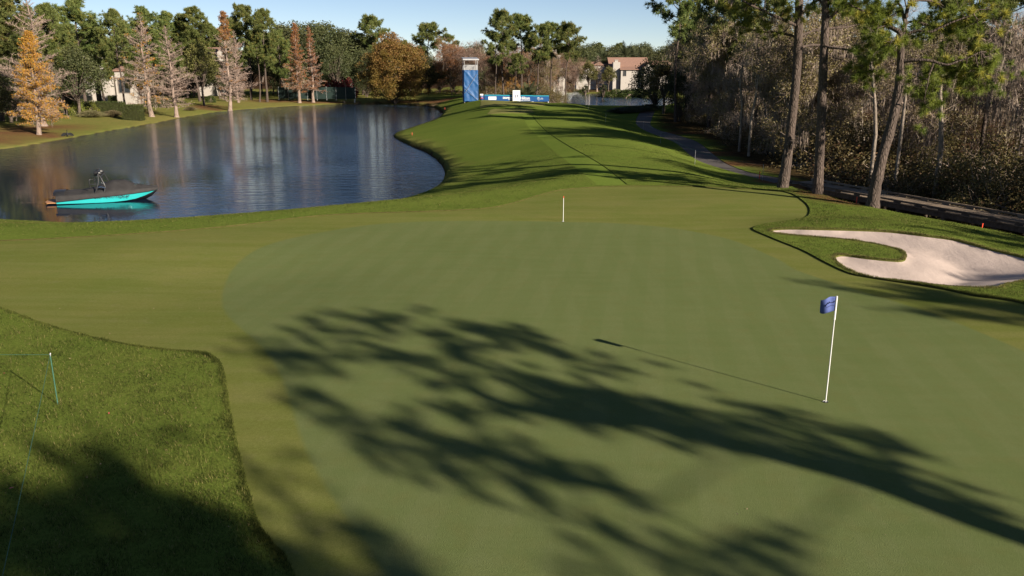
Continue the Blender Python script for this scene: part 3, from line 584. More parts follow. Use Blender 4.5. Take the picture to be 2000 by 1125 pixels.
def gen_swamp(seed, h=12, leaf='glossy', leafy=.6, mossy=.3, bark='palebark', twig='greytwig', lean=.12, spread=.75, stems=1, twign=13):
    r = rng(seed); tb = MB(); wb = MB(); lb = MB(); mb = MB(); tips = []; mids = []
    def grow(p, d, L, rad, lev):
        k = 5 if lev < 2 else 3; pts = curve(p, d, L, (r.normal()*.15, r.normal()*.15, .12), k, r, .12 if lev else .06)
        tb.tube(pts, np.linspace(rad, rad*.62, k+1), 7 if lev == 0 else (5 if lev == 1 else 3))
        dd = unit(pts[-1]-pts[-2])
        if lev >= 2: mids.extend(pts[1:])
        if lev == 3 or L < .5: tips.append((pts[-1], dd, L)); return
        n = 2+(r.random() < .75)+(lev > 0)*(r.random() < .5)
        for i in range(n):
            nd = unit(dd*.85+rdir(r, 1)[0]*spread+np.array([0, 0, .18])); grow(pts[-1], nd, L*r.uniform(.52, .78), rad*.6, lev+1)
        for j in range(2 if lev else 3):
            t = r.uniform(.35, .95); q = pts[int(t*k)]; nd = unit(dd*.35+rdir(r, 1)[0]*np.array([1, 1, .5])); grow(q, nd, L*r.uniform(.28, .5), rad*.36, max(lev+1, 2))
    for s in range(stems):
        d = unit(np.array([r.normal()*lean, r.normal()*lean, 1.])); grow(np.array([r.normal()*.3*(stems > 1), r.normal()*.3*(stems > 1), -.3]), d, h*.42, .0105*h*(1 if stems == 1 else .75), 0)
    tp = np.array([t[0] for t in tips]); td = np.array([t[1] for t in tips]); mi = np.array(mids)
    zsc = h/max(tp[:, 2].max(), 1)
    n = twign; p = np.repeat(tp, n, 0); d = unit(np.repeat(td, n, 0)*.7+rdir(r, len(p))); L = r.uniform(.5, 1.3, len(p)); twigs(wb, p, d, L, .030, r)
    p3 = np.repeat(p, 3, 0)+np.repeat(d*L[:, None], 3, 0)*r.uniform(.2, 1, (len(p)*3, 1)); twigs(wb, p3, unit(np.repeat(d, 3, 0)*.7+rdir(r, len(p3))), r.uniform(.25, .6, len(p3)), .02, r)
    pm = np.repeat(mi, 3, 0); twigs(wb, pm, unit(rdir(r, len(pm))+np.array([0, 0, .3])), r.uniform(.3, 1.1, len(pm)), .026, r)
    out = [('trunk', tb.mesh('swamp_trunk', bark, True)), ('twig_spray', wb.mesh('swamp_twigs', twig))]
    if leafy:
        allp = np.vstack([p+d*L[:, None]*.8, mi]); s = r.random(len(allp)) < leafy; leaves(lb, allp[s], r, 12, .45, .15, .8, .2, None, .08); out.append(('crown', lb.mesh('swamp_leaves', leaf)))
    if mossy:
        s = r.random(len(mi)) < mossy; moss(mb, mi[s], r, 12, 1.7, .28, .06); out.append(('hanging_moss', mb.mesh('moss', 'moss')))
    for _, me in out:
        a = np.empty(len(me.vertices)*3); me.vertices.foreach_get('co', a); me.vertices.foreach_set('co', a*zsc); me.update()
    return out, h

def gen_shrub(seed, h=3, R=2.2, leaf='under', n=150, per=46, size=.105, rad=.5, twig='greytwig', odd=.08):
    r = rng(seed); lb = MB(); wb = MB(); d = rdir(r, n); d[:, 2] = np.abs(d[:, 2]); c = d*(r.uniform(.3, 1, (n, 1))**.5)*np.array([R, R, h*.88])
    c *= (1+.18*np.sin(c[:, :1]*2.1+seed)*np.cos(c[:, 1:2]*2.3)); leaves(lb, c, r, per, rad, size, .85, 0, None, odd)
    m = 60; p = np.column_stack([r.normal(size=(m, 2))*R*.18, np.full(m, -.1)]); e = c[r.choice(n, m)]*np.array([1, 1, 1.08])
    for a, q in zip(p, e): wb.tube([a, (a+q)/2+np.array([0, 0, .15*h]), q], [.03, .02, .008], 3)
    return [('stems', wb.mesh('shrub_stems', twig)), ('foliage', lb.mesh('shrub_leaves', leaf))], h
def gen_palm(seed, h=8, L=2.8, n=34, trunk=True, leaf='palm'):
    r = rng(seed); tb = MB(); lb = MB()
    if trunk: tb.tube(curve((0, 0, -.2), (0, 0, 1), h*.72, (0, 0, 0), 5, r, .02), np.linspace(.30, .26, 6), 8)
    c0 = np.array([0, 0, h*.72 if trunk else 0])
    for i in range(n):
        az = i*2.4; el = lerp(1.35, -.45 if trunk else .15, i/n)+r.normal()*.08; d = np.array([math.cos(az)*math.cos(el), math.sin(az)*math.cos(el), math.sin(el)])
        p = curve(c0, d, L*r.uniform(.85, 1.1), (0, 0, -1.1), 8); lb.tube(p, np.linspace(.03, .008, 9), 3)
        t = np.linspace(.15, 1, 26); q = np.stack([np.interp(t*8, range(9), p[:, a]) for a in range(3)], 1); ax = unit(np.gradient(q, axis=0)); sd = unit(np.cross(ax, [0, 0, 1.]))
        for s in (-1, 1):
            ld = unit(sd*s+ax*.7+np.array([0, 0, -.12])); w = ax*.045; lb.tris(q-w, q+w, q+ld*(L*.24*np.sin(t*2.6+.35))[:, None], 0, np.clip(r.normal(size=len(q))*.2+.5, 0, 1))
    o = [('crown', lb.mesh('palm_crown', leaf))]
    if trunk: o.insert(0, ('trunk', tb.mesh('palm_trunk', 'oakbark', True)))
    return o, h if trunk else L*.8
def gen_tuft(seed, h=1.5, n=1500, leaf='straw'):
    r = rng(seed); b = MB(); az = r.uniform(0, 6.28, n); el = r.uniform(.35, 1.45, n); d = np.stack([np.cos(az)*np.cos(el), np.sin(az)*np.cos(el), np.sin(el)], 1)
    p0 = np.column_stack([r.normal(size=(n, 2))*.14, np.zeros(n)]); L = h*r.uniform(.6, 1.15, n)[:, None]; m = p0+d*L*.6; e = m+d*L*.5*np.array([1.3, 1.3, .1])+np.array([0, 0, -.12*h]); s = perp(d, r)*.02
    t = r.uniform(0, 1, n); od = (r.random(n) < .15).astype(float); b.tris(p0-s, p0+s, m, 0, t, od); b.tris(p0+s, m+s, m-s, 0, t, od); b.tris(m-s, m+s, e, 0, t, od)
    return [('blades', b.mesh('grass_tuft', leaf))], h
def plant(name, proto, loc, hh, label, cat, group=None, wide=1., rz=None, seed=0, tilt=0):
    parts, h = proto; s = hh/h
    o = thing(name, loc, label, cat, group, (seed*2.39996) % 6.283 if rz is None else rz, (s*wide, s*wide, s))
    if tilt: o.rotation_euler[1] = tilt
    for nm, me in parts:
        c = link(nm, me, o)
        if nm == 'hanging_moss': c['kind'] = 'stuff'
    return o
def pl(name, proto, px, py, top, label, cat, group=None, wide=1., Y=None, **kw):
    g = G(px, py) if Y is None else GY(px, Y); hh = max(.3, D(px, top, g[1])[2]-g[2]); kw.setdefault('seed', int(px*7+top*3) % 97)
    return plant(name, proto, g, hh, label, cat, group, wide, **kw)

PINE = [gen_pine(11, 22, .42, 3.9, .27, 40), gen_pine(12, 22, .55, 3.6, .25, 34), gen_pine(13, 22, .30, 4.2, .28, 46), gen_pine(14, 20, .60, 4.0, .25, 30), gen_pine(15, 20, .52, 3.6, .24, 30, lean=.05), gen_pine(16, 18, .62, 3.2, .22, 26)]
BARE = [gen_cypress(21, 16, 3.7, 'orange', lambda u: .05 if u < .5 else .02, mossy=.12, dens=1.2, shape=.66), gen_cypress(22, 16, 3.9, dens=1.25, shape=.7), gen_cypress(23, 16, 3.3, 'rust', lambda u: .30 if u > .68 else .02, dens=1.2, shape=.66), gen_cypress(24, 16, 4.2, mossy=.06, nl=70, dens=1.1)]
CYO = gen_cypress(31, 14, 3.9, 'orange', lambda u: .85, nl=95, low=.12, mossy=.05, twin=True, clump=14)
CYR = [gen_cypress(32, 16, 3.0, 'rust', lambda u: .55, nl=90, low=.13, mossy=.05, clump=12), gen_cypress(33, 16, 2.6, 'rust', lambda u: .30, nl=90, low=.16, clump=11)]
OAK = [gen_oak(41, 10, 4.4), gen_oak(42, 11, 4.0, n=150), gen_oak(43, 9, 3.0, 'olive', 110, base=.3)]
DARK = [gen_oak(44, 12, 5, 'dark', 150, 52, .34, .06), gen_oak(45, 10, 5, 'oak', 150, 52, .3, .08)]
BROWN = [gen_swamp(51, 12, 'rust', .35, 0, 'oakbark', 'browntwig', stems=2), gen_swamp(52, 12, None, 0, .03, 'oakbark', 'browntwig', stems=2), gen_swamp(53, 12, 'olive', .35, .05, 'oakbark', 'browntwig')]
SW = [gen_swamp(61, 12, leafy=.55, mossy=.22), gen_swamp(62, 12, leafy=.35, mossy=.34, lean=.2), gen_swamp(63, 12, leafy=.7, mossy=.1, stems=2), gen_swamp(64, 12, None, 0, .30, spread=.6), gen_swamp(65, 13, leafy=.45, mossy=.15, lean=.25), gen_swamp(66, 12, None, 0, .05, twign=14, stems=2)]
SHR = [gen_shrub(71), gen_shrub(72, 2.4, 2.4, odd=.2), gen_shrub(73, 3.4, 2.0, 'glossy', 80, 26, .10, odd=.06), gen_shrub(74, 2.8, 2.3, 'under', 140, 42, odd=.02)]
BIGCY = gen_oak(81, 18, 8.2, 'bigcy', 820, 62, .34, .0, 'oakbark', .55, .3)
BALL = gen_shrub(75, 1.4, .8, 'hedge', 120, 40, .09, .16); REDS = gen_shrub(76, 1.6, 1.2, 'red', 50, 30, .16, .35); YEL = gen_shrub(77, 1.1, .8, 'yellow', 40, 30, .13, .25); LIME = gen_shrub(78, 2, 1.3, 'lime', 50, 26, .2, .4); AUT = gen_shrub(79, 5, 2.6, 'autumn', 80, 28, .2, .55, 'browntwig')
PALM = gen_palm(91); PALMETTO = gen_palm(92, 2, 2.4, 26, False); TUFT = gen_tuft(93); REED = gen_tuft(94, 2.2, 1800, 'oak')
SAP = gen_oak(46, 4, 1.1, 'dark', 26, 40, .2, .35, 'oakbark', .6, .07)

# ---- left bank
LB = 'pine trees behind the left bank'
pl('cypress_tree', CYO, 76, 263, 64, 'bright orange bald cypress with twin pale trunks at the left water edge', 'tree', wide=1.05)
pl('cypress_tree', BARE[1], 86, 246, -12, 'tall leafless cypress rising straight behind the bright orange cypress', 'tree', wide=1.15)
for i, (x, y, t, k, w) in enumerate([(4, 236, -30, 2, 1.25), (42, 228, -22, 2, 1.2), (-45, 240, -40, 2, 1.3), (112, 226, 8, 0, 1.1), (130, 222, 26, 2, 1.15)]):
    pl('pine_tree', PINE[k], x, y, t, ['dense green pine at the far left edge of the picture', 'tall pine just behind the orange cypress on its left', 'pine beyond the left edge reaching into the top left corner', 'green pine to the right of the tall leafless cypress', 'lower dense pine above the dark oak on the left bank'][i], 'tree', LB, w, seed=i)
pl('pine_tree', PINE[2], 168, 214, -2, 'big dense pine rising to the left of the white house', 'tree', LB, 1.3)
pl('oak_tree', OAK[0], 156, 227, 92, 'dark green oak with straight trunk beside the pale grass tufts', 'tree', wide=1.05)
pl('pine_tree', PINE[0], 246, 217, 20, 'pine with dark slender trunk in front of the white house', 'tree', LB, .95)
pl('oak_tree', OAK[2], 268, 0, 118, 'olive tree between the dark slender pine and the mossy cypress', 'tree', None, 1.0, Y=172); pl('pine_tree', PINE[2], 196, 0, 44, 'dense pine hiding the left part of the white house', 'tree', LB, 1.1, Y=176); pl('cypress_tree', BARE[0], 297, 228, 28, 'leafless cypress with grey moss and orange tufts right of the white house', 'tree', wide=1.2)
pl('cypress_tree', BARE[1], 345, 229, 52, 'bare conical cypress with pinkish twigs standing alone on the left lawn', 'tree', wide=1.2)
pl('pine_tree', PINE[2], 305, 200, 16, 'broad pine behind the mossy leafless cypress', 'tree', LB, 1.1); pl('pine_tree', PINE[0], 345, 198, 24, 'pine crown behind the bare pinkish cypress', 'tree', LB, 1.1)
pl('pine_tree', PINE[1], 391, 198, 17, 'pine with round high crown above the slim oak', 'tree', LB, 1.25)
pl('oak_tree', OAK[2], 399, 206, 82, 'slim olive oak with bare lower trunk beside the clipped round shrub', 'tree', wide=.85)
pl('oak_tree', OAK[1], 424, 0, 116, 'dark oak behind the clipped round shrub left of the orange-tipped cypress', 'tree', None, 1.1, Y=218); pl('cypress_tree', BARE[2], 449, 218, 24, 'tall bare cypress tipped with orange at the water edge', 'tree', wide=1.05); pl('cypress_tree', BARE[1], 466, 200, 60, 'smaller bare cypress close behind the orange-tipped one', 'tree', wide=.85)
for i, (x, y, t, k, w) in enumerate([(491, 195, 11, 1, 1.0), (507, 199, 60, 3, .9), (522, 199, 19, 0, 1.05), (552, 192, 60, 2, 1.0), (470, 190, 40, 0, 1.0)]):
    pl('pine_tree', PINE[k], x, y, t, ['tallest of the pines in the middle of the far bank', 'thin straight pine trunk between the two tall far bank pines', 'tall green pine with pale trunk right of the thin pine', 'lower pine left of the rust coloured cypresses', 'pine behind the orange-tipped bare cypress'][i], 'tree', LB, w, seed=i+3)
pl('cypress_tree', CYR[0], 585, 201, 46, 'rust coloured cypress, the left one of a pair on the far bank', 'tree', wide=1.05); pl('cypress_tree', CYR[1], 612, 200, 52, 'thinner rust coloured cypress, the right one of a pair on the far bank', 'tree', wide=1.05)
for i, (x, Y, t, k, w) in enumerate([(572, 238, 50, 0, 1.3), (603, 244, 40, 1, 1.25), (640, 246, 46, 0, 1.3), (676, 250, 56, 1, 1.2), (706, 252, 66, 0, 1.1), (712, 236, 96, 1, .9), (655, 232, 84, 1, 1.0), (540, 250, 60, 0, 1.1)]):
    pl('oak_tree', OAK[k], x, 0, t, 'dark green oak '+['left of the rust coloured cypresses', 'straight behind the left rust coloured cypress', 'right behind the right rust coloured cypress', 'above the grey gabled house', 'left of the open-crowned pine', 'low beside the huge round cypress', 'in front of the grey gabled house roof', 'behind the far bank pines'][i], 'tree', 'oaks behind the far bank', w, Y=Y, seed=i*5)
pl('pine_tree', PINE[3], 731, 0, 36, 'pine with open crown rising behind the big round cypress', 'tree', None, 1.05, Y=246)
pl('cypress_tree', BIGCY, 772, 203.5, 66, 'huge rounded olive and rust cypress at the head of the pond', 'tree', wide=1.12)
pl('pine_tree', PINE[3], 838, 0, 49, 'spreading pine with bare limbs right of the huge round cypress', 'tree', None, 1.3, Y=250); pl('pine_tree', PINE[4], 880, 0, 68, 'smaller pine right of the spreading pine', 'tree', None, 1.0, Y=262)
for i, (x, Y, t, k) in enumerate([(235, 236, 44, 2), (275, 240, 40, 0), (325, 250, 46, 2), (365, 252, 44, 0), (425, 256, 46, 2), (445, 262, 52, 0), (545, 270, 52, 2), (745, 282, 78, 2), (715, 280, 74, 0), (690, 286, 70, 2), (800, 286, 80, 2)]):
    pl('pine_tree', PINE[k], x, 0, t, 'distant pine crown closing the skyline behind the left and far banks', 'tree', 'skyline pines', 1.35, Y=Y, seed=i*3)
# rows that close the view behind the left bank
BG = 'background trees behind the left bank'
r_ = rng(301)
for i in range(30):
    x = -110+i*22+r_.uniform(-8, 8); Y = np.interp(x, [-110, 150, 400, 560], [150, 195, 240, 270])+r_.uniform(-6, 22); t = np.interp(x, [-110, 150, 250, 400, 560], [10, 30, 72, 66, 74])+r_.uniform(-12, 26)
    k = r_.integers(0, 5); pr = [PINE[0], PINE[2], DARK[0], DARK[1], OAK[1]][k]
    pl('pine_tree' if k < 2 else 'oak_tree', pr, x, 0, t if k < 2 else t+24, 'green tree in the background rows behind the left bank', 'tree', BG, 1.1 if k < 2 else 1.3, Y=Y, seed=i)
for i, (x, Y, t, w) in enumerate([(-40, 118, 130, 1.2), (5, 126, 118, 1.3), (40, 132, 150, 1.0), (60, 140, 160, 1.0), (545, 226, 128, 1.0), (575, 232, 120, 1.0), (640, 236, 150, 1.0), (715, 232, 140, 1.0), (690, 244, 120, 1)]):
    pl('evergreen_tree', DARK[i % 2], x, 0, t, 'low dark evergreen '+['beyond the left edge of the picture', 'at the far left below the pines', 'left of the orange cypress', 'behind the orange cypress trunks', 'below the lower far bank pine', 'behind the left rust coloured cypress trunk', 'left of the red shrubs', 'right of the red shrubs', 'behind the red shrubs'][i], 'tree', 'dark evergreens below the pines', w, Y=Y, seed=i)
# ---- behind the tee
for i, (x, Y, t, k, w) in enumerate([(858, 236, 118, 0, 1.1), (884, 240, 100, 1, 1.2), (912, 246, 92, 0, 1.2), (940, 236, 100, 1, 1.0), (835, 250, 112, 1, 1), (820, 240, 100, 0, 1)]):
    pl('evergreen_tree', DARK[k], x, 0, t, 'dark evergreen '+['left of the tower at the lawn edge', 'close left of the blue tower', 'right behind the blue tower', 'right of the blue tower', 'between the huge cypress and the tower', 'right beside the huge round cypress'][i], 'tree', 'dark evergreens behind the tower', w, Y=Y, seed=i+11)
for i, (x, Y, t, k, w) in enumerate([(888, 226, 78, 0, 1.3), (905, 230, 84, 1, 1.2), (925, 215, 96, 1, 1.0), (948, 222, 82, 1, 1.2), (962, 206, 100, 0, 1.1), (985, 214, 92, 1, 1.2), (1004, 205, 108, 2, 1.0), (1030, 215, 92, 1, 1.1), (1062, 208, 105, 2, 1.1), (1092, 300, 108, 0, 1.1), (1120, 305, 112, 2, 1), (1040, 228, 80, 0, 1.2), (1072, 204, 96, 2, 1.0)]):
    pl('deciduous_tree', BROWN[k], x, 0, t, 'brown half-bare tree '+['left of the blue tower', 'close behind the left side of the blue tower', 'straight behind the blue tower', 'just right of the blue tower', 'between the tower and the dark leaning pine', 'behind the tallest tee pine', 'behind the number sign', 'right of the number sign pine', 'behind the leaning tee pine', 'above the right end of the banner', 'behind the fountain', 'far back in the gap above the number sign', 'far back above the right banner'][i], 'tree', 'brown thicket trees behind the tee', w, Y=Y, seed=i)
TP = 'tall pines behind the tee'
for i, (x, Y, t, k, w, rz, tl) in enumerate([(968, 184, 64, 4, .95, 3.4, -.03), (984, 186, 26, 3, .95, .4, 0), (1020, 190, 34, 5, 1.05, 1.2, 0), (1046, 186, 47, 4, 1.0, .2, .07), (1078, 192, 50, 5, 1.05, 2, 0), (1106, 190, 50, 3, 1.0, .3, .05), (1007, 182, 108, 5, 1.1, 4, 0)]):
    pl('pine_tree', PINE[k], x, 0, t, ['dark leaning pine nearest the blue tower', 'tallest pine behind the banner with open crown', 'straight pine just right of the number sign', 'leaning pine right of the number sign', 'straight pine above the right end of the banner', 'pine leaning over the fountain, rightmost behind the tee', 'small young pine just left of the number sign'][i], 'tree', TP, w, Y=Y, rz=rz, tilt=tl)
for i, (x, Y, t) in enumerate([(950, 186, 168), (962, 190, 166), (1000, 192, 160), (1012, 186, 166), (1058, 190, 162), (1080, 186, 170), (1135, 296, 160), (935, 200, 160), (975, 196, 160), (1045, 198, 156), (1068, 196, 162)]):
    pl('bush', SHR[i % 4], x, 0, t, 'olive bush at the foot of the pines behind the tee', 'bush', 'bushes behind the tee', 1., Y=Y, seed=i)
for i, (x, Y, t, k) in enumerate([(1064, 252, 108, 0), (1076, 250, 100, 1), (1088, 254, 106, 2), (1097, 256, 112, 1)]): pl('deciduous_tree', BROWN[k], x, 0, t, 'brown half-bare tree '+['left in front', 'in the middle in front', 'right of the middle in front', 'at the right corner'][i]+' of the cream house', 'tree', 'brown trees screening the cream house', 1.1, Y=Y, seed=i+30)
pl('autumn_shrub', AUT, 995, 0, 140, 'orange autumn shrub left of the number sign', 'shrub', Y=193); pl('palmetto', PALMETTO, 1030, 0, 163, 'grey-green palmetto behind the banner right of the number sign', 'palm', Y=181); pl('palmetto', PALMETTO, 1020, 0, 166, 'smaller palmetto peeping over the banner beside the number sign', 'palm', Y=183, wide=.9)
# ---- far right bank
pl('cypress_tree', BARE[3], 1166, 179, 108, 'spreading bare cypress with pale trunk on the far pond bank', 'tree', wide=1.35)
pl('oak_tree', OAK[0], 1228, 168.5, 128, 'round dark tree in front of the tiled roof villa', 'tree', wide=1.0)
pl('oak_tree', OAK[2], 1150, 0, 120, 'olive tree left of the bare cypress on the far bank', 'tree', Y=300); pl('oak_tree', OAK[2], 1190, 0, 130, 'small olive tree close right of the bare cypress', 'tree', Y=306); pl('oak_tree', OAK[1], 1122, 0, 118, 'dark oak behind the fountain', 'tree', Y=310)
pl('sapling', SAP, 1143, 197, 166, 'dark-leaved sapling on the slope before the far pond, the left one', 'tree'); pl('sapling', SAP, 1178, 201, 164, 'dark-leaved sapling on the slope before the far pond, the right one', 'tree')
for i, (x, Y, t) in enumerate([(1221, 345, 86), (1176, 340, 98), (1255, 350, 96), (1238, 372, 92)]):
    pl('palm_tree', PALM, x, 0, t, ['big date palm above the ridge of the tiled roof villa', 'date palm left of the tiled roof villa', 'date palm at the right end of the villa roof', 'far palm between the two villa palms'][i], 'palm', 'date palms around the villa', 1.15, Y=Y)
r_ = rng(302)
for i in range(26):
    x = 1090+i*9+r_.uniform(-4, 4); Y = 390+r_.uniform(-10, 90); k = r_.integers(0, 4)
    pl('background_tree', [OAK[0], OAK[1], PINE[2], DARK[1]][k], x, 0, 84+r_.uniform(0, 22)-4*(x < 1130)+(k == 3)*6, 'tree in the far tree line behind the villa', 'tree', 'far tree line', 1.5, Y=Y, seed=i)
r_ = rng(303)
for i in range(44):      # far tree line left and right, behind everything
    x = -150+i*54+r_.uniform(-15, 15); pl('background_tree', [OAK[0], DARK[0], OAK[1], PINE[0]][i % 4], x, 0, 92+r_.uniform(-6, 14), 'tree in the distant tree line along the horizon', 'tree', 'distant tree line', 1.6, Y=400+r_.uniform(-30, 60), seed=i)
for i, (x, Y, t, w) in enumerate([(1196, 262, 170, 1), (1212, 264, 169, 1), (1228, 262, 168, 1.1), (1246, 266, 168, 1), (1184, 266, 171, .9), (1133, 285, 170, 1), (1260, 262, 172, 1), (1278, 258, 168, 1.2)]):
    pl('bush', BALL, x, 0, t, 'clipped green bush in the row on the far pond bank', 'bush', 'clipped bushes on the far bank', 1.4*w, Y=Y, seed=i)
for i, (x, y, t) in enumerate([(1212, 218, 203), (1228, 219, 201), (1244, 220, 200), (1258, 221, 200), (1272, 220, 196)]):
    pl('reed_clump', REED, x, 0, t, 'dark reed clump beside the far end of the cart path', 'reeds', 'reeds near the far pond', 1.7, Y=140+i*2, seed=i)
# ---- swamp forest on the right
SF = 'swamp trees right of the cart path'; r_ = rng(304)
sw_names = 'grey mossy swamp tree in the forest right of the cart path'
def zone(y): return 'behind the boardwalk' if y < 58 else 'beside the near end of the cart path' if y < 76 else 'beside the middle of the cart path' if y < 102 else 'near the far bend of the cart path' if y < 135 else 'at the far end near the second pond'
def depthw(row): return ['front row', 'second row', 'third row', 'fourth row', 'back row', 'back row'][row]
def forest_front(y): return np.interp(y, [20, 32, 45, 55, 62, 80, 100, 125, 150, 185], [33, 29, 26, 24.5, 24, 24.5, 25.5, 28, 33, 40])
spots = []
for row, (dx, ys) in enumerate([(1.0, np.arange(36, 190, 4.0)), (5, np.arange(34, 190, 7.5)), (10.5, np.arange(30, 190, 10)), (17, np.arange(34, 190, 12)), (25, np.arange(40, 200, 13)), (36, np.arange(50, 200, 16))]):
    for y in ys: spots.append((row, forest_front(y)+dx+r_.uniform(-1.2, 1.6), y+r_.uniform(-1.6, 1.6)))
for i, (row, x, y) in enumerate(spots):
    near = y < 66
    k = int(r_.choice([0, 1, 2, 3, 4, 5], p=[.2, .22, .18, .1, .18, .12] if row < 3 else [.1, .12, .1, .18, .1, .4]))
    if (near and row < 1) or (y < 66 and row > 3): continue
    hh = (11.4 if y > 70 else 10.4)+r_.uniform(-2.0, 2.2)+(.4 if row > 1 else 0); z = float(hz([x], [y])[0])
    plant('swamp_tree', SW[k], (x, y, z), hh, ['leafy grey swamp tree', 'leaning moss-hung swamp tree', 'twin-stemmed leafy swamp tree', 'leafless moss-hung swamp tree', 'pale-limbed leaning swamp tree', 'leafless many-twigged tree'][k]+', '+depthw(row)+' '+zone(y), 'tree', ['leafy swamp trees', 'mossy swamp trees', 'twin-stemmed swamp trees', 'leafless mossy trees', 'leaning swamp trees', 'leafless twiggy trees'][k], r_.uniform(.9, 1.2), r_.uniform(0, 6.28))
for i in range(74):
    y = 30+i*2.15+r_.uniform(-.8, .8); x = forest_front(y)+r_.uniform(-.6, 3.5)+(1.2 if y < 62 else 0); k = r_.integers(0, 4); z = float(hz([x], [y])[0])
    plant('undergrowth_shrub', SHR[k], (x, y, z), r_.uniform(2.6, 4.6)*(1.0 if y < 64 else .72), ['olive-brown shrub in the undergrowth behind the boardwalk and path', 'low reddish-brown shrub in the undergrowth behind the boardwalk and path', 'pale glossy shrub in the undergrowth behind the boardwalk and path', 'yellowish olive shrub behind the boardwalk and path'][k].replace('in the undergrowth ', '').replace('behind the boardwalk and path', 'in the undergrowth '+zone(y)), 'shrub', ['olive undergrowth', 'reddish undergrowth', 'glossy undergrowth', 'yellowish undergrowth'][k], r_.uniform(1, 1.5), r_.uniform(0, 6.28))
for i in range(40):
    y = 32+i*2.0+r_.uniform(-1, 1)+(i > 18)*20; x = forest_front(y)+r_.uniform(4, 13); z = float(hz([x], [y])[0])
    plant('evergreen_bush', SHR[(3, 0, 2)[i % 3]], (x, y, z), r_.uniform(3.2, 5.5), ['yellowish olive bush', 'olive-brown bush', 'pale glossy bush'][i % 3]+' deeper in the forest '+zone(y), 'bush', 'bushes deeper in the forest', 1.0, r_.uniform(0, 6.28))
for i, (x, Y, t, k, w, lab) in enumerate([(1326, 118, -52, 3, .9, 'tall pine with open crown above the forest at its far end'), (1392, 108, -14, 5, .9, 'pine behind the forest edge left of the three big trunks'), (1490, 88, -40, 3, .9, 'pine crown above the forest just left of the first big trunk'), (1655, 88, 20, 5, 1, 'pine in the forest behind the gap between the big trunks'), (1940, 62, -60, 5, .9, 'dark pine trunk in the forest near the right edge'), (1828, 78, -8, 4, .9, 'thin pine seen in the gap of sky right of the leaning pine')]):
    pl('pine_tree', PINE[k], x, 0, t, lab, 'tree', 'pines in the swamp forest', w, Y=Y, seed=i)
for i, (x, Y, t, k, lab) in enumerate([(1437, 100, 2, 4, 'pine with high crown in the forest between the thin pale trunks'), (1362, 128, 28, 3, 'pine right of the tall open-crowned pine at the far end of the forest'), (1345, 142, 44, 5, 'small pine at the far end of the forest')]):
    pl('pine_tree', PINE[k], x, 0, t, lab, 'tree', 'pines in the swamp forest', 1., Y=Y, seed=i+9)
plant('evergreen_tree', DARK[1], (*GY(1283, 150)[:2], GY(1283, 150)[2]), 9.5, 'dark leafy tree at the far left end of the right-hand forest', 'tree'); plant('evergreen_tree', OAK[2], (*GY(1300, 138)[:2], GY(1300, 138)[2]), 8, 'olive tree beside the dark leafy tree where the path ends', 'tree', None, 1.2)
plant('evergreen_tree', DARK[0], (*GY(1332, 120)[:2], GY(1332, 120)[2]), 7.5, 'dark evergreen overhanging the far bend of the cart path', 'tree')
# pale slender stems seen against the dark forest
def pale_stem(pts, Y, r0, label):
    b = MB(); q = np.array([D(x, y, Y) for x, y in pts]); q = np.array([np.interp(np.linspace(0, len(q)-1, 16), range(len(q)), q[:, a]) for a in range(3)]).T; base = q[0].copy(); base[2] = float(hz([base[0]], [base[1]])[0])-.2; q = np.vstack([base, q])
    b.tube(q, np.linspace(r0, r0*.55, len(q)), 7); r = rng(int(pts[0][0])); wb = MB(); p = q[r.integers(6, len(q), 40)]; twigs(wb, p, unit(rdir(r, 40)+np.array([0, 0, .5])), r.uniform(.6, 1.8, 40), .035, r)
    o = thing('pale_stem_tree', (0, 0, 0), label, 'tree'); b.obj('trunk', 'palebark', o, True); wb.obj('twig_spray', 'greytwig', o)
pale_stem([(1710, 262), (1709, 210), (1705, 160), (1700, 105), (1700, 60)], 56, .13, 'white slender trunk standing just left of the leaning big pine')
pale_stem([(1762, 245), (1768, 190), (1772, 150)], 54, .11, 'short pale trunk just right of the leaning big pine')
pale_stem([(1838, 290), (1838, 230), (1836, 180), (1842, 130)], 52, .16, 'moss-wrapped trunk right of the leaning big pine')
pale_stem([(1467, 240), (1476, 190), (1485, 130), (1480, 90)], 72, .13, 'thin pale trunk left of the first big pine trunk'); pale_stem([(1450, 205), (1446, 170), (1450, 130), (1458, 80)], 76, .12, 'curved pale trunk in the forest left of the thin pale trunk')

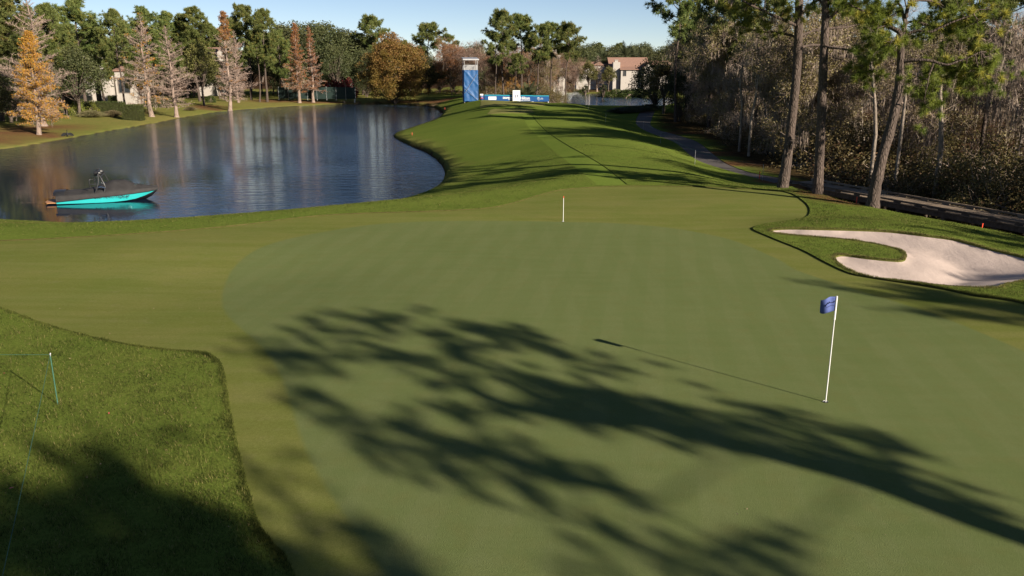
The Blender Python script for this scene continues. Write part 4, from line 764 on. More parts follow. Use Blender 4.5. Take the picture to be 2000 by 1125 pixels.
# ---- three large pines at the boardwalk, and the pine whose shadow lies over the green
def skeleton_pine(name, label, limbs, clumps, seed, mp, crown_extra=None, need=(90, .34, .024), puffs=9, cr=.32, moss_on=False):
    """limbs: lists of (x, y, depth offset, radius) mapped to points by mp; clumps: needle clump centres"""
    r = rng(seed); tb = MB(); cb = MB(); skel = []
    o = thing(name, (0, 0, 0), label, 'tree', None)
    for i, L in enumerate(limbs):
        q = np.array([mp(a[0], a[1], a[2]) for a in L]); rad = np.array([a[3] for a in L]); n = len(q)*5
        ts = np.linspace(0, len(q)-1, n); qq = smooth_poly(q, False, 5); rr = np.interp(np.linspace(0, len(q)-1, len(qq)), range(len(q)), rad)
        if i: qq = qq+np.cumsum(r.normal(size=qq.shape)*.018, 0)*np.linspace(0, 1, len(qq))[:, None]
        tb.tube(qq, rr*(1+r.normal(size=len(rr))*.04), 12 if i == 0 else 7)
        if i: skel.append(qq[len(qq)//4:])
        else: skel.append(qq[-4:])
    sk = np.vstack(skel); C = np.array([mp(a[0], a[1], a[2] if len(a) > 2 else r.normal()*.8) for a in clumps])
    cs = []; ds = []
    for c in C:
        j = np.argmin(((sk-c)**2).sum(1)); p = sk[j]; m = (p+c)/2+r.normal(size=3)*.12; tb.tube([p, m, c], [.035, .024, .014], 4)
        for k in range(puffs):
            e = c+r.normal(size=3)*cr; tb.tube([m*.3+c*.7, e], [.012, .008], 3); cs.append(e); ds.append(unit(unit(e-p)+np.array([0, 0, .5])))
    cs = np.array(cs); ds = np.array(ds)
    needles(cb, cs, ds, r, need[0], need[1], need[2], 1.15, np.clip(r.uniform(.1, .9, len(cs)), 0, 1), .14)
    tb.obj('trunk', 'pinebark', o, True); cb.obj('crown', 'pine', o)
    if moss_on:
        mb = MB(); q = sk[r.integers(0, len(sk), 60)]; moss(mb, q, r, 8, 1.0, .1, .04); tag(mb.obj('hanging_moss', 'moss', o), kind='stuff')
    return o
def mpY(Y): return lambda x, y, dz: D(x, y, Y+dz)
Y1 = G(1530, 360)[1]; Y2 = G(1597, 378)[1]; Y3 = 40.3; Y1 = min(Y1, 49.); Y2 = min(Y2, 46.)
r_ = rng(310)
def cloud(x0, x1, y0, y1, n): return [(r_.uniform(x0, x1), r_.uniform(y0, y1), r_.normal()*1.6) for _ in range(n)]
skeleton_pine('pine_tree', 'leftmost of the three big pines beside the boardwalk, with pale limbs', [
    [(1528, 372, 0, 0.395), (1530, 356, 0, 0.350), (1536, 320, 0, 0.289), (1547, 230, 0, 0.258), (1556, 140, 0, 0.251), (1560, 50, 0, 0.236), (1562, -40, 0, 0.205), (1570, -160, 0, 0.137), (1566, -250, 0, 0.046)],
    [(1556, 50, 0, 0.099), (1520, 35, -.6, 0.084), (1480, 18, -1, 0.068), (1440, -2, -1.3, 0.046), (1400, -10, -1.5, 0.023)], [(1556, 72, 0, 0.084), (1520, 63, .7, 0.068), (1480, 60, 1.2, 0.053), (1438, 46, 1.5, 0.030)],
    [(1563, 30, 0, 0.091), (1590, 5, -.8, 0.076), (1625, -12, -1.4, 0.053)], [(1562, 70, 0, 0.076), (1590, 60, .8, 0.061), (1640, 52, 1.4, 0.038), (1690, 28, 1.6, 0.023)], [(1566, 92, 0, 0.084), (1590, 88, 1, 0.068), (1625, 92, 1.8, 0.046), (1660, 95, 2, 0.023)],
    [(1562, -40, 0, 0.091), (1520, -70, -1, 0.061), (1470, -90, -1.4, 0.030)], [(1564, -80, 0, 0.091), (1610, -110, 1, 0.061), (1650, -140, 1.4, 0.030)], [(1567, -120, 0, 0.076), (1530, -170, .6, 0.046), (1500, -200, 1, 0.023)], [(1532, 300, 0, 0.046), (1550, 272, -.5, 0.034), (1572, 258, -.8, 0.015)]],
    [(1455, 22), (1470, 8), (1440, 30), (1500, 44), (1492, 56), (1545, 24), (1530, 10), (1548, 34), (1452, 52), (1420, 0), (1400, -12), (1640, 8), (1630, -6), (1600, 2), (1690, 26), (1480, -8), (1520, -12)]+cloud(1440, 1680, -220, -20, 24), 401, mpY(Y1), moss_on=True)
skeleton_pine('pine_tree', 'straight middle one of the three big pines beside the boardwalk', [
    [(1596, 388, 0, 0.350), (1597, 372, 0, 0.304), (1600, 320, 0, 0.251), (1604, 230, 0, 0.228), (1608, 130, 0, 0.213), (1612, 40, 0, 0.198), (1613, -50, 0, 0.152), (1612, -200, 0, 0.053)],
    [(1611, 42, 0, 0.084), (1640, 20, .6, 0.068), (1672, 5, 1, 0.046), (1710, -14, 1.4, 0.023)], [(1609, 92, 0, 0.068), (1650, 96, -.8, 0.046), (1690, 108, -1.2, 0.030), (1700, 128, -1.3, 0.019)], [(1610, 56, 0, 0.076), (1660, 52, .7, 0.053), (1700, 40, 1.1, 0.030), (1725, 28, 1.3, 0.015)],
    [(1611, 12, 0, 0.076), (1590, -10, .6, 0.053), (1560, -30, 1, 0.023)], [(1612, -60, 0, 0.076), (1660, -90, 1, 0.046), (1700, -110, 1.4, 0.023)], [(1612, -90, 0, 0.068), (1570, -130, -1, 0.038)], [(1614, 100, 0, 0.038), (1630, 112, .4, 0.030), (1660, 122, .6, 0.015)]],
    [(1700, 126, -1.2), (1688, 140, -1.2), (1694, 112, -1.2), (1700, 152, -1.1), (1680, 128, -1.4), (1675, 150, -1.2), (1640, 14), (1672, 8), (1655, 0), (1620, 0), (1700, 40, 1), (1722, 30, 1.2), (1690, 20, 1), (1585, 20)]+cloud(1550, 1710, -190, -15, 22), 402, mpY(Y2))
skeleton_pine('pine_tree', 'leaning forked pine, rightmost of the three big pines beside the boardwalk', [
    [(1703, 412, 0, 0.380), (1705, 398, 0, 0.327), (1709, 370, 0, 0.274), (1722, 310, 0, 0.251), (1742, 240, 0, 0.228), (1754, 180, 0, 0.198), (1759, 120, 0, 0.167), (1760, 72, 0, 0.144)],
    [(1760, 76, 0, 0.129), (1757, 64, 0, 0.114), (1735, 52, .3, 0.099), (1708, 42, .6, 0.076), (1690, 25, .9, 0.053), (1660, 12, 1.1, 0.023)], [(1760, 76, 0, 0.122), (1766, 52, 0, 0.106), (1768, 30, 0, 0.091), (1775, 8, .1, 0.076), (1792, -2, .3, 0.061), (1830, 2, .5, 0.038)], [(1766, 40, 0, 0.076), (1760, 12, .2, 0.061), (1748, -10, .4, 0.046), (1740, -60, .8, 0.023)],
    [(1764, 70, 0, 0.091), (1790, 60, -.3, 0.076), (1815, 62, -.6, 0.061), (1850, 48, -.9, 0.046), (1900, 30, -1.2, 0.023)], [(1766, 48, 0, 0.068), (1785, 42, .4, 0.053), (1825, 50, .8, 0.038), (1880, 60, 1.1, 0.019)],
    [(1760, 120, 0, 0.099), (1790, 117, -.4, 0.084), (1820, 118, -.7, 0.068), (1850, 126, -1, 0.053), (1885, 118, -1.2, 0.038), (1925, 104, -1.4, 0.023)], [(1825, 120, -.7, 0.046), (1815, 150, -.9, 0.030), (1806, 190, -1, 0.015)], [(1764, 128, 0, 0.038), (1778, 142, .2, 0.027), (1800, 155, .3, 0.015)]],
    [(1692, 78), (1702, 88), (1718, 76), (1738, 84), (1746, 92), (1752, 72), (1710, 70), (1728, 92), (1694, 20), (1704, 34), (1716, 44), (1734, 32), (1728, 46), (1700, 48), (1650, 10), (1720, 14), (1740, 18),
     (1856, 26), (1872, 14), (1884, 38), (1862, 46), (1902, 22), (1922, 8), (1850, 60), (1880, 56), (1908, 44), (1935, 18), (1840, 40), (1870, 62), (1790, 64, .2), (1800, 70, .2),
     (1842, 130), (1868, 146), (1920, 108), (1945, 142), (1822, 154), (1794, 160), (1810, 196), (1892, 150), (1930, 128), (1900, 132), (1880, 128), (1914, 146), (1850, 150), (1800, 178), (1815, 170), (1938, 108), (1925, 152), (1880, 160), (1836, 118), (1812, 212), (1826, 142)]+cloud(1690, 1860, -110, -15, 20), 403, mpY(Y3))
# pine outside the picture on the right; its shadow crosses the green
gB = P(2000, 1050)[:2]+SAZ*23
def mpS(x, y, dz):
    g = P(x, y, -.04); t = ((gB-g[:2])@SAZ)/math.cos(SUN_EL)+dz; return g+SUND*t
bs = np.array([gB[0], gB[1], -.1])
def shadow_limb(*a): return [tuple(q) for q in a]
skeleton_pine('pine_tree', 'tall pine beyond the right edge whose long shadow crosses the putting green', [
    [(3050, 1345, 0, .36), (2600, 1235, 0, .33), (2000, 1048, 0, .29), (1700, 938, 0, .27), (1500, 884, 0, .25), (1350, 846, 0, .23), (1230, 820, 0, .22), (1127, 818, 0, .18), (1027, 798, 0, .14), (951, 778, 0, .12), (901, 750, 0, .1), (841, 716, 0, .08), (760, 705, 0, .07), (640, 700, 0, .05), (490, 690, 0, .02)],
    [(1300, 835, 0, .2), (1177, 775, .5, .16), (1102, 756, .8, .1), (1030, 735, 1, .05), (950, 705, 1, .03)], [(1127, 815, 0, .13), (1050, 770, -.6, .12), (1001, 755, -.9, .06), (900, 690, -1.2, .03)], [(1900, 1010, 0, .1), (1839, 955, .5, .07), (1704, 912, .9, .05), (1614, 894, 1.1, .03)], [(1800, 975, 0, .1), (1700, 862, -.6, .06), (1600, 838, -1, .05), (1480, 808, -1.2, .03)],
    [(1500, 884, 0, .02), (1420, 900, .4, .02), (1300, 965, .8, .03), (1202, 951, .9, .12), (1102, 931, 1, .13), (1027, 906, 1.1, .12), (951, 881, 1.2, .10), (861, 841, 1.4, .05)], [(1700, 938, 0, .012), (1600, 1010, -.4, .012), (1457, 1052, -.8, .03), (1300, 1085, -1, .05), (1202, 1042, -1.1, .04), (1052, 1000, -1.3, .02)], [(1650, 930, 0, .012), (1560, 1090, .5, .012), (1524, 1112, .7, .02)], [(1027, 798, 0, .07), (960, 812, .3, .05), (900, 806, .5, .03)], [(1177, 775, .5, .05), (1100, 700, .8, .04), (1027, 650, 1, .02)], [(951, 778, 0, .06), (850, 660, -.5, .04), (740, 628, -.8, .02)]],
    [(700, 625), (740, 628), (776, 630), (630, 645), (660, 640), (901, 640), (951, 655), (930, 645), (990, 648), (1030, 652), (826, 655), (1001, 670), (1077, 690), (1140, 702), (1202, 712), (800, 715), (951, 705), (725, 675), (640, 690), (560, 690), (600, 700), (880, 672), (920, 668), (850, 712), (700, 700), (1060, 735), (1102, 752), (1001, 758), (1040, 770), (1120, 765), (1180, 775), (1240, 790), (900, 808), (940, 802), (985, 812),
     (851, 861), (870, 850), (740, 836), (801, 906), (841, 916), (770, 880), (720, 830), (960, 905), (1010, 930), (1340, 1096), (1457, 1055), (1524, 1114), (1300, 1105), (1480, 808), (1547, 826), (1614, 838), (1660, 846), (1580, 832), (1704, 912), (1660, 905), (1614, 894), (1760, 925), (1839, 952), (1560, 880), (1350, 815), (1420, 832), (1300, 800), (1250, 815), (1200, 800), (1150, 805), (1080, 805), (1320, 830), (1280, 822), (1230, 800), (1190, 785), (1160, 780), (1260, 800), (1380, 838), (1120, 815), (530, 688), (500, 692), (575, 694), (1240, 835), (1330, 850), (1200, 955), (1150, 945), (1100, 935), (1050, 920), (1000, 900), (640, 790), (590, 775)], 404, mpS, need=(50, .36, .032), puffs=5, cr=.30)
NP = gen_pine(17, 15, .38, 3.4, .24, 26, True); NP2 = gen_pine(18, 15, .45, 3.6, .24, 22, True)
for i, (x, y, L, hh, k) in enumerate([(330, 1015, 32, 13, 0), (40, 990, 36, 13, 1), (180, 1065, 35, 13.5, 0), (-60, 1040, 37, 13, 1), (1930, 512, 30, 13, 0), (420, 1150, 33, 13, 0), (200, 1200, 38, 14, 1), (-240, 1140, 36, 13, 0), (1790, 585, 34, 15, 1), (2050, 610, 30, 14, 0), (640, 1150, 36, 14, 1), (60, 1200, 38, 17, 0), (1960, 470, 30, 14, 1)]):
    g = P(x, y, 0)[:2]+SAZ*L
    plant('pine_tree', [NP, NP2][k], (g[0], g[1], float(hz([g[0]], [g[1]])[0])), hh, 'pine standing beyond the right edge of the picture', 'tree', 'pines outside the picture that shade the lawn', 1., i*1.7)

# ------------------------------------------------------------------ built things
def child(b, name, mats, parent, smooth=False, label=None):
    o = b.obj(name, mats, parent, smooth)
    if label: o['label'] = label
    return o
def cyl(b, c, r, z0, z1, n=12, mi=0): b.tube([(c[0], c[1], z0), (c[0], c[1], z1)], r, n, mi, True)
def zat(x, y): return float(hz([x], [y])[0])
# ---- boardwalk
A0 = P(1534, 356.5, -.8)[:2]; B0 = P(2000, 443, -.8)[:2]; ax = B0-A0; LB_ = np.hypot(*ax); ax /= LB_; LB_ += 14; nx = np.array([-ax[1], ax[0]]); nx = nx if nx[0] > 0 else -nx
bw = thing('boardwalk', (A0[0], A0[1], -.8), 'weathered timber boardwalk with low kerb rails over the dark swamp', 'boardwalk', None, math.atan2(ax[1], ax[0]))
WD = 2.3; sg = 1 if (np.cross(np.append(ax, 0), np.append(nx, 0))[2] > 0) else -1
pm = MB().box((-.068, 0, -.045), (.068, sg*WD, 0)).mesh('plank', 'wood')
n = int(LB_/.145); r_ = rng(501)
for i in range(n):
    o = link('plank', pm, bw, (.07+i*.145, r_.uniform(-.015, .015), r_.uniform(-.004, .004)))
for sd, y in (('near', .09*sg), ('far', (WD-.09)*sg)):
    m = int(LB_/3)+1
    rm = MB().box((.01, -.07, .09), (2.99, .07, .18)).mesh('kerb_rail', 'woodd' if sd == 'near' else 'wood'); bm_ = MB().box((-.22, -.06, 0.001), (.22, .06, .089)).mesh('kerb_block', 'woodd' if sd == 'near' else 'wood')
    for i in range(m):
        link('kerb_rail', rm, bw, (i*3, y, 0)); link('kerb_block', bm_, bw, (i*3+.25, y, 0)); link('kerb_block', bm_, bw, (i*3+1.7, y, 0))
st = MB().box((0, -.06, -.33), (LB_, .06, -.047)).mesh('stringer', 'woodd')
for y in (.12, WD*.5, WD-.12): link('stringer', st, bw, (0, y*sg, 0))
pile = MB(); pile.tube([(0, 0, -2.4), (0, 0, -.335)], .13, 10, 0, True); pile = pile.mesh('pile', 'woodd'); capm = MB().box((-.1, 0, -.55), (.1, sg*WD, -.335)).mesh('pile_cap', 'woodd')
for i in range(int(LB_/3)+1):
    link('pile_cap', capm, bw, (i*3+.4, 0, 0))
    for y in (.25, WD-.25): link('pile', pile, bw, (i*3+.55, y*sg, -.2))
# ---- boat
pa = P(116, 396, WZ); pb = P(309, 387, WZ); bd = pb-pa; bl = np.linalg.norm(bd[:2])
boat = thing('motorboat', ((pa+pb)/2), 'turquoise ski boat under a dark grey cover moored on the pond', 'boat', None, math.atan2(bd[1], bd[0]))
LB2 = bl/2
ss = np.array([0, .02, .12, .25, .4, .55, .68, .78, .87, .94, .985, 1.]); hb = np.interp(ss, [0, .25, .55, .7, .8, .9, .96, 1], [1.08, 1.2, 1.22, 1.1, .93, .62, .33, .04]); zg = np.interp(ss, [0, .4, .7, 1], [.52, .62, .70, .78])
ch = hb*np.interp(ss, [0, .6, .85, 1], [.93, .9, .72, .4]); zc = np.interp(ss, [0, .5, .75, .9, 1], [.06, .02, .10, .36, .66]); zk = np.interp(ss, [0, .6, .8, .93, 1], [-.3, -.3, -.2, .15, .58])
xx = (ss*2-1)*LB2+np.array([0]*12)
sec = []
for i in range(12):
    h = [(-hb[i], zg[i]), (-(hb[i]*.62+ch[i]*.38)-.02, zg[i]*.6+zc[i]*.4), (-ch[i], zc[i]), (-ch[i]*.93, zc[i]-.03), (0, zk[i]), (ch[i]*.93, zc[i]-.03), (ch[i], zc[i]), (hb[i]*.62+ch[i]*.38+.02, zg[i]*.6+zc[i]*.4), (hb[i], zg[i])]
    sec.append([(xx[i], a, c) for a, c in h])
sec = np.array(sec); hull = MB(); hull.loft(sec[:, 0:3]); hull.loft(sec[:, 6:9]); hull.add(np.vstack([sec[0], sec[0].mean(0)]), [(j, j+1, 9) for j in range(8)])
hull.loft(sec[:, 2:7], 1); child(hull, 'hull', ['teal', 'blacks'], boat, True)
hr = np.interp(ss, [0, .02, .06, .14, .2, .3, .44, .55, .62, .70, .80, .92, 1], [.06, .32, .40, .32, .28, .34, .50, .80, 1.08, .66, .36, .24, .10]); zb = np.interp(ss, [0, .25, .5, .75, 1], [.24, .36, .48, .58, .66])
r_ = rng(77); s2 = np.linspace(0, 1, 44); cs = []
for s in s2:
    I = lambda a: np.interp(s, ss, a); h_, g_, w_, b_, x_ = I(hr), I(zg), I(hb), I(zb), I(xx); sag = .05*abs(math.sin(s*22)); row = []
    for f_, zz in ((-1.025, b_), (-1.02, g_), (-.96, g_+.06+h_*.12), (-.7, g_+h_*.42-sag), (-.35, g_+h_*.80-sag*.6), (0, g_+h_), (.35, g_+h_*.80-sag*.6), (.7, g_+h_*.42-sag), (.96, g_+.06+h_*.12), (1.02, g_), (1.025, b_)): row.append((x_+(s > .97)*.06, f_*w_+np.sign(f_)*.012, zz+r_.normal()*.006))
    cs.append(row)
cs = np.array(cs); cv = MB(); cv.loft(cs); cv.add(np.vstack([cs[0], cs[0].mean(0)]), [(j, j+1, 11) for j in range(10)]); cv.add(np.vstack([cs[-1], cs[-1].mean(0)]), [(j, j+1, 11) for j in range(10)])
cover = child(cv, 'cover', 'canvas', boat, True)
sp = MB(); sp.tube([(x, -np.interp(x, xx, hb)*1.04, np.interp(x, xx, zb)-.02) for x in np.linspace(xx[0], xx[-2], 20)], .022, 5); child(sp, 'rub_rail', 'rubber', boat)
bg = MB(); bg.loft([[(x_, a*w_, z_) for a, z_ in ((-1, -.12), (-.8, .1), (0, .2), (.8, .1), (1, -.12))] for x_, w_ in ((-LB2-.18, .8), (-LB2-.05, 1.0), (-LB2+.25, 1.02), (-LB2+.55, .95))]); o = child(bg, 'stern_bag', 'blacks', boat, True); o.location = (0, 0, .72)
pf = MB(); pf.loft([[(x_, a*w_, z_) for a, z_ in ((-1, .10), (-1, .16), (1, .16), (1, .10))] for x_, w_ in ((-LB2-.78, .55), (-LB2-.62, .9), (-LB2-.02, 1.0))], 0, True, True); child(pf, 'swim_platform', 'teak', boat)
tw = MB(); blk = MB(); whi = MB()
for s in (-1, 1):
    tw.tube([(-.15, s*1.12, .66), (-.02, s*1.08, 1.15), (-.25, s*.98, 1.75), (-.42, s*.9, 2.0)], [.045, .05, .045, .04], 8); tw.tube([(-.75, s*1.10, .62), (-.55, s*1.06, 1.05), (-.42, s*.98, 1.5), (-.42, s*.92, 1.98)], [.04, .04, .04, .035], 8)
    whi.tube([(-.02, s*1.1, 1.02), (-.28, s*1.06, 1.12), (-.5, s*1.08, 1.08)], [.06, .075, .05], 7, 0, True)
    blk.tube([(-.95, s*1.12, 1.05), (-1.0, s*1.14, 1.45), (-.95, s*1.14, 1.68), (-.6, s*1.1, 1.66)], .035, 6, 0, True); blk.tube([(-.55, s*1.12, 1.3), (-.98, s*1.14, 1.35)], .03, 6, 0, True)
    blk.tube([(-.72, s*.55, 2.05), (-.66, s*.55, 2.05), (-.25, s*.55, 2.0), (-.2, s*.55, 1.98)], [.09, .15, .13, .05], 10, 0, True)
tw.tube([(-.42, -.92, 2.0), (-.44, -.5, 2.12), (-.44, .5, 2.12), (-.42, .92, 2.0)], .045, 8); tw.tube([(-.3, -.95, 1.78), (-.3, .95, 1.78)], .03, 6)
tw.tube([(-.44, 0, 2.12), (-.46, 0, 2.38)], .02, 5, 0, True)
wt = child(tw, 'wake_tower', 'blacks', boat, True); child(blk, 'board_rack', 'blacks', wt, True); child(whi, 'tower_mount', 'chrome', wt, True)
cl = MB(); cl.box((LB2*.55, -.3, np.interp(.78, ss, zg)+.32), (LB2*.60, -.2, np.interp(.78, ss, zg)+.42)); cl.tube([(LB2*.99, 0, .8), (LB2*1.0, 0, .62)], .05, 6, 0, True); child(cl, 'bow_fitting', 'chrome', boat)
tm = text_mesh('SKI NAUTIQUE', .30, 'ink', .002, .35, 1.12, .004); o = link('lettering', tm, boat, (LB2*.10, -1.213, .40)); o.rotation_euler = (math.radians(90-12), 0, math.radians(.5)); o.scale = (1, .72, 1)
# mooring line
b = MB(); e = boat.matrix_basis @ Vector((-LB2-.75, 0, .12)); e = np.array(e); f_ = e+np.array([-7, .6, .25]); b.tube([lerp(e, f_, t)+np.array([0, 0, -.25*math.sin(math.pi*t)]) for t in np.linspace(0, 1, 14)], .008, 4); o = b.obj('mooring_line', 'woodd'); tag(o, 'thin tan mooring line running left from the boat', 'rope')
# ---- flagsticks and cup
def flagstick(px, py, hh, label, flag):
    g = G(px, py); g[2] -= .045; t = thing('flagstick', g, label, 'flagstick')
    b = MB(); b.tube([(0, 0, -.05), (0, 0, hh*.35), (0, 0, hh*.82), (0, 0, hh)], [.0125, .0125, .010, .010] if flag else .011, 8, 0, True); child(b, 'pole', 'white', t, True)
    if flag:
        b = MB(); cyl(b, (0, 0), .019, hh-.50, hh, 8); child(b, 'flag_sleeve', 'white', t)
        nu, nv = 16, 10; r = rng(9); V = []
        for j in range(nv+1):
            for i in range(nu+1):
                u = i/nu; v = j/nv; x = -.02-u*.29*(1-.10*v); y = .035*math.sin(u*7+v*1.2)*u+.05*u*v; z = hh-.01-v*.30-u*.05+.035*math.sin(u*5+v*2)*u-.05*max(0, v-.55)*u*2*(.5+.5*math.sin(u*9)); V.append((x, y, z))
        Fc = [(j*(nu+1)+i, j*(nu+1)+i+1, (j+1)*(nu+1)+i+1, (j+1)*(nu+1)+i) for j in range(nv) for i in range(nu)]
        fl = child(MB().add(V, Fc), 'flag', 'flag', t, True); md = fl.modifiers.new('s', 'SOLIDIFY'); md.thickness = .003
        tr = MB()
        def fpt(u, v): i = v*nv; j = u*nu; q = np.array(V[int(i)*(nu+1)+int(j)]); return q+np.array([0, -.006, 0])
        tr.tube([fpt(u, .42+.03*math.sin(u*40)) for u in np.linspace(.1, .72, 10)], .007, 4); tr.tube([fpt(.72, v) for v in (.42, .5, .58)], .007, 4)
        tr.tube([fpt(u, .6) for u in np.linspace(.12, .65, 8)], .004, 4); child(tr, 'lettering', 'ink', fl)
    else:
        b = MB(); cyl(b, (0, 0), .016, hh-.08, hh, 8); child(b, 'tip', 'redp', t)
    b = MB(); a = np.linspace(0, 2*math.pi, 25)[:-1]; b.add([(.054*math.cos(x), .054*math.sin(x), .004) for x in a]+[(0, 0, .004)], [(i, (i+1) % 24, 24) for i in range(24)]); c = child(b, 'cup_shade', 'blacks', t)  # flat black disc paints the shade inside the hole
    b = MB(); b.tube([(.056*math.cos(x), .056*math.sin(x), .004) for x in np.linspace(.2, math.pi-.2, 12)], .006, 4); child(b, 'cup_rim', 'white', c)
    return t
flagstick(1613, 781, 2.29, 'white flagstick with small blue flag standing in the hole', True)
flagstick(1100, 431, 1.15, 'short white marker stick with orange tip at the back of the green', False)
# ---- hazard stakes
for i, (x, y, hpx, lab) in enumerate([(809, 379, 8, 'red stake on the near bank at the right end of the pond'), (805, 264, 5, 'red stake on the grassy point by the pond'), (869, 214, 4, 'red stake by the far right corner of the pond'), (1483, 350, 15, 'red stake where the cart path meets the boardwalk'), (1552, 358, 13, 'red stake at the head of the boardwalk'), (1672, 402, 7, 'red stake between the middle and leaning big pines'), (1917, 449, 8, 'red stake on the rough edge above the bunker near the right')]):
    g = G(x, y)
    if x in (1552,): g = np.append(A0+ax*.6+nx*(WD+.25), -.9)
    if x == 1917: g = P(1917, 449, -.12); g[2] = zat(g[0], g[1])
    if x == 1672: g = P(1672, 402, -.1); g[2] = zat(g[0], g[1])
    hh = D(x, y-hpx, g[1])[2]-g[2]; hh = min(max(hh, .3), .55 if x != 1917 else .30)
    b = MB(); b.box((-.018, -.016, -.15), (.018, .016, hh)); b.box((-.024, -.02, hh), (.024, .02, hh+.025)); o = b.obj('hazard_stake', 'redp'); o.location = g; o.rotation_euler = (.03*i-.08, .05-.02*i, .4); tag(o, lab, 'stake', 'red hazard stakes')
# ---- rope stakes and ropes
def stake(g, hh, label, group='gallery rope stakes', r=.011, mat='greenrope'):
    t = thing('rope_stake', g, label, 'stake', group); b = MB(); b.tube([(0, 0, -.1), (0, 0, hh)], r, 6, 0, True); child(b, 'rod', mat, t)
    b = MB(); b.tube([(0, 0, hh-.03), (0, 0, hh), (.0, .02, hh+.025)], r*1.15, 6, 0, True); child(b, 'hook', 'steel', t); return np.array([g[0], g[1], g[2]+hh])
def rope(p, q, sag, label, r=.0045):
    b = MB(); b.tube([lerp(p, q, t)+np.array([0, 0, -sag*4*t*(1-t)]) for t in np.linspace(0, 1, 18)], r, 5); o = b.obj('gallery_rope', 'greenrope'); tag(o, label, 'rope')
g = G(113, 790); T0 = stake(g, 1.07, 'green rope stake in the near left rough')
g2 = P(-130, 1180, .95); g2 = np.array([g2[0], g2[1], 0]); g3 = np.array([-19.5, 16.2, zat(-19.5, 16.2)])
ga = P(3, 1122, .93); gv = ga-T0; end = T0+gv*1.4; ge = np.array([end[0], end[1], zat(end[0], end[1])]); T1 = stake(ge, max(.8, end[2]-ge[2]), 'green rope stake below the lower left corner'); T2 = stake(g3, 1.05, 'green rope stake beyond the left edge')
rope(T0, T1, .05, 'green gallery rope running down the near left rough'); rope(T0, T2, .05, 'green gallery rope running left from the stake in the near rough')
Tp = []
for i, (x, y, lab) in enumerate([(1121, 198, 'thin rope stake on the slope right of the tee, the farthest'), (1149, 216, 'thin rope stake on the slope right of the front tee'), (1183, 238, 'thin rope stake on the fairway slope'), (1256, 254, 'thin rope stake at the bend of the cart path'), (1290, 280, 'thin rope stake left of the cart path'), (1357, 321, 'pale rope stake at the edge of the cart path'), (1489, 352, 'thin rope stake by the big pine')]):
    Tp.append(stake(G(x, y), 1.05, lab, r=.010, mat='steel'))
for i in range(2, len(Tp)-1): rope(Tp[i], Tp[i+1], .12, ['', '', 'thin rope across the fairway slope to the path bend', 'thin rope along the far bend of the cart path', 'thin rope along the middle of the cart path', 'thin rope along the near part of the cart path'][i], .007)
# white post and stump on the far bank
g = G(693, 201); b = MB(); cyl(b, (0, 0), .16, -.2, 1.1, 10); o = b.obj('marker_post', 'white'); o.location = g; tag(o, 'short white post at the far water edge', 'post')
g = G(672, 202); b = MB(); b.tube([(0, 0, -.2), (.05, 0, .3), (-.05, 0, .55), (.1, 0, .7)], [.25, .2, .16, .05], 7, 0, True); b.tube([(.1, 0, .3), (.4, .1, .5)], [.08, .04], 5, 0, True); o = b.obj('stump', 'oakbark'); o.location = g; tag(o, 'small dark stump at the far water edge left of the white post', 'stump')
# ---- camera tower
YT = 177.; tx = (921-1000)/F*YT*1.0; tz = zat(tx, YT)-.1
tw = thing('camera_tower', (tx, YT, tz), 'tall camera tower wrapped in blue tarp beside the tee', 'tower', None, .16)
HW = 1.38; ht = 6.35
post = MB(); cyl(post, (0, 0), .045, -.5, 8.5, 8); post = post.mesh('post', 'steel')
for sx in (-1, 1):
    for sy in (-1, 1): link('post', post, tw, (sx*HW, sy*HW, 0))
def tarp(side):
    nu, nv = 20, 44; V = []
    for j in range(nv+1):
        for i in range(nu+1):
            u = i/nu*2-1; v = j/nv*ht; w = .07
            d1 = abs((v % 3.2)/3.2*2-1-(-u)); fold = .10*math.exp(-(d1/.16)**2)+.03*math.sin(u*9+v*.9)*math.sin(v*1.3+side); V.append((u*(HW+.06)*(1.03+.03*math.sin(v*.6)), -(HW+w+fold), v+.02+.06*math.sin(u*3)*(j == 0)))
    b = MB(); b.add(V, [(j*(nu+1)+i, j*(nu+1)+i+1, (j+1)*(nu+1)+i+1, (j+1)*(nu+1)+i) for j in range(nv) for i in range(nu)]); return b
for s in range(4):
    o = child(tarp(s), 'tarp', 'tarp', tw, True); o.rotation_euler = (0, 0, s*math.pi/2); md = o.modifiers.new('s', 'SOLIDIFY'); md.thickness = .01
b = MB(); b.tube([(-HW, -HW-.28, 1.7), (HW*.9, -HW-.28, 5.6)], .03, 6); b.tube([(-HW, -HW-.25, 2.6), (HW, -HW-.25, .3)], .018, 5); child(b, 'brace', 'steel', tw)
b = MB(); b.box((-HW-.05, -HW-.05, ht-.06), (HW+.05, HW+.05, ht+.02)); child(b, 'platform', 'woodd', tw)
for s in range(4):
    b = MB(); b.box((-HW+.05, -HW-.03, ht+1.0), (HW-.05, -HW+.03, ht+1.06)); b.box((-HW+.05, -HW-.025, ht+.08), (HW-.05, -HW+.025, ht+.13))
    for i in range(13): x = -HW+.16+i*(2*HW-.32)/12; b.box((x-.035, -HW-.015, ht+.13), (x+.035, -HW+.015, ht+1.0))
    o = child(b, 'railing', 'steel', tw); o.rotation_euler = (0, 0, s*math.pi/2)
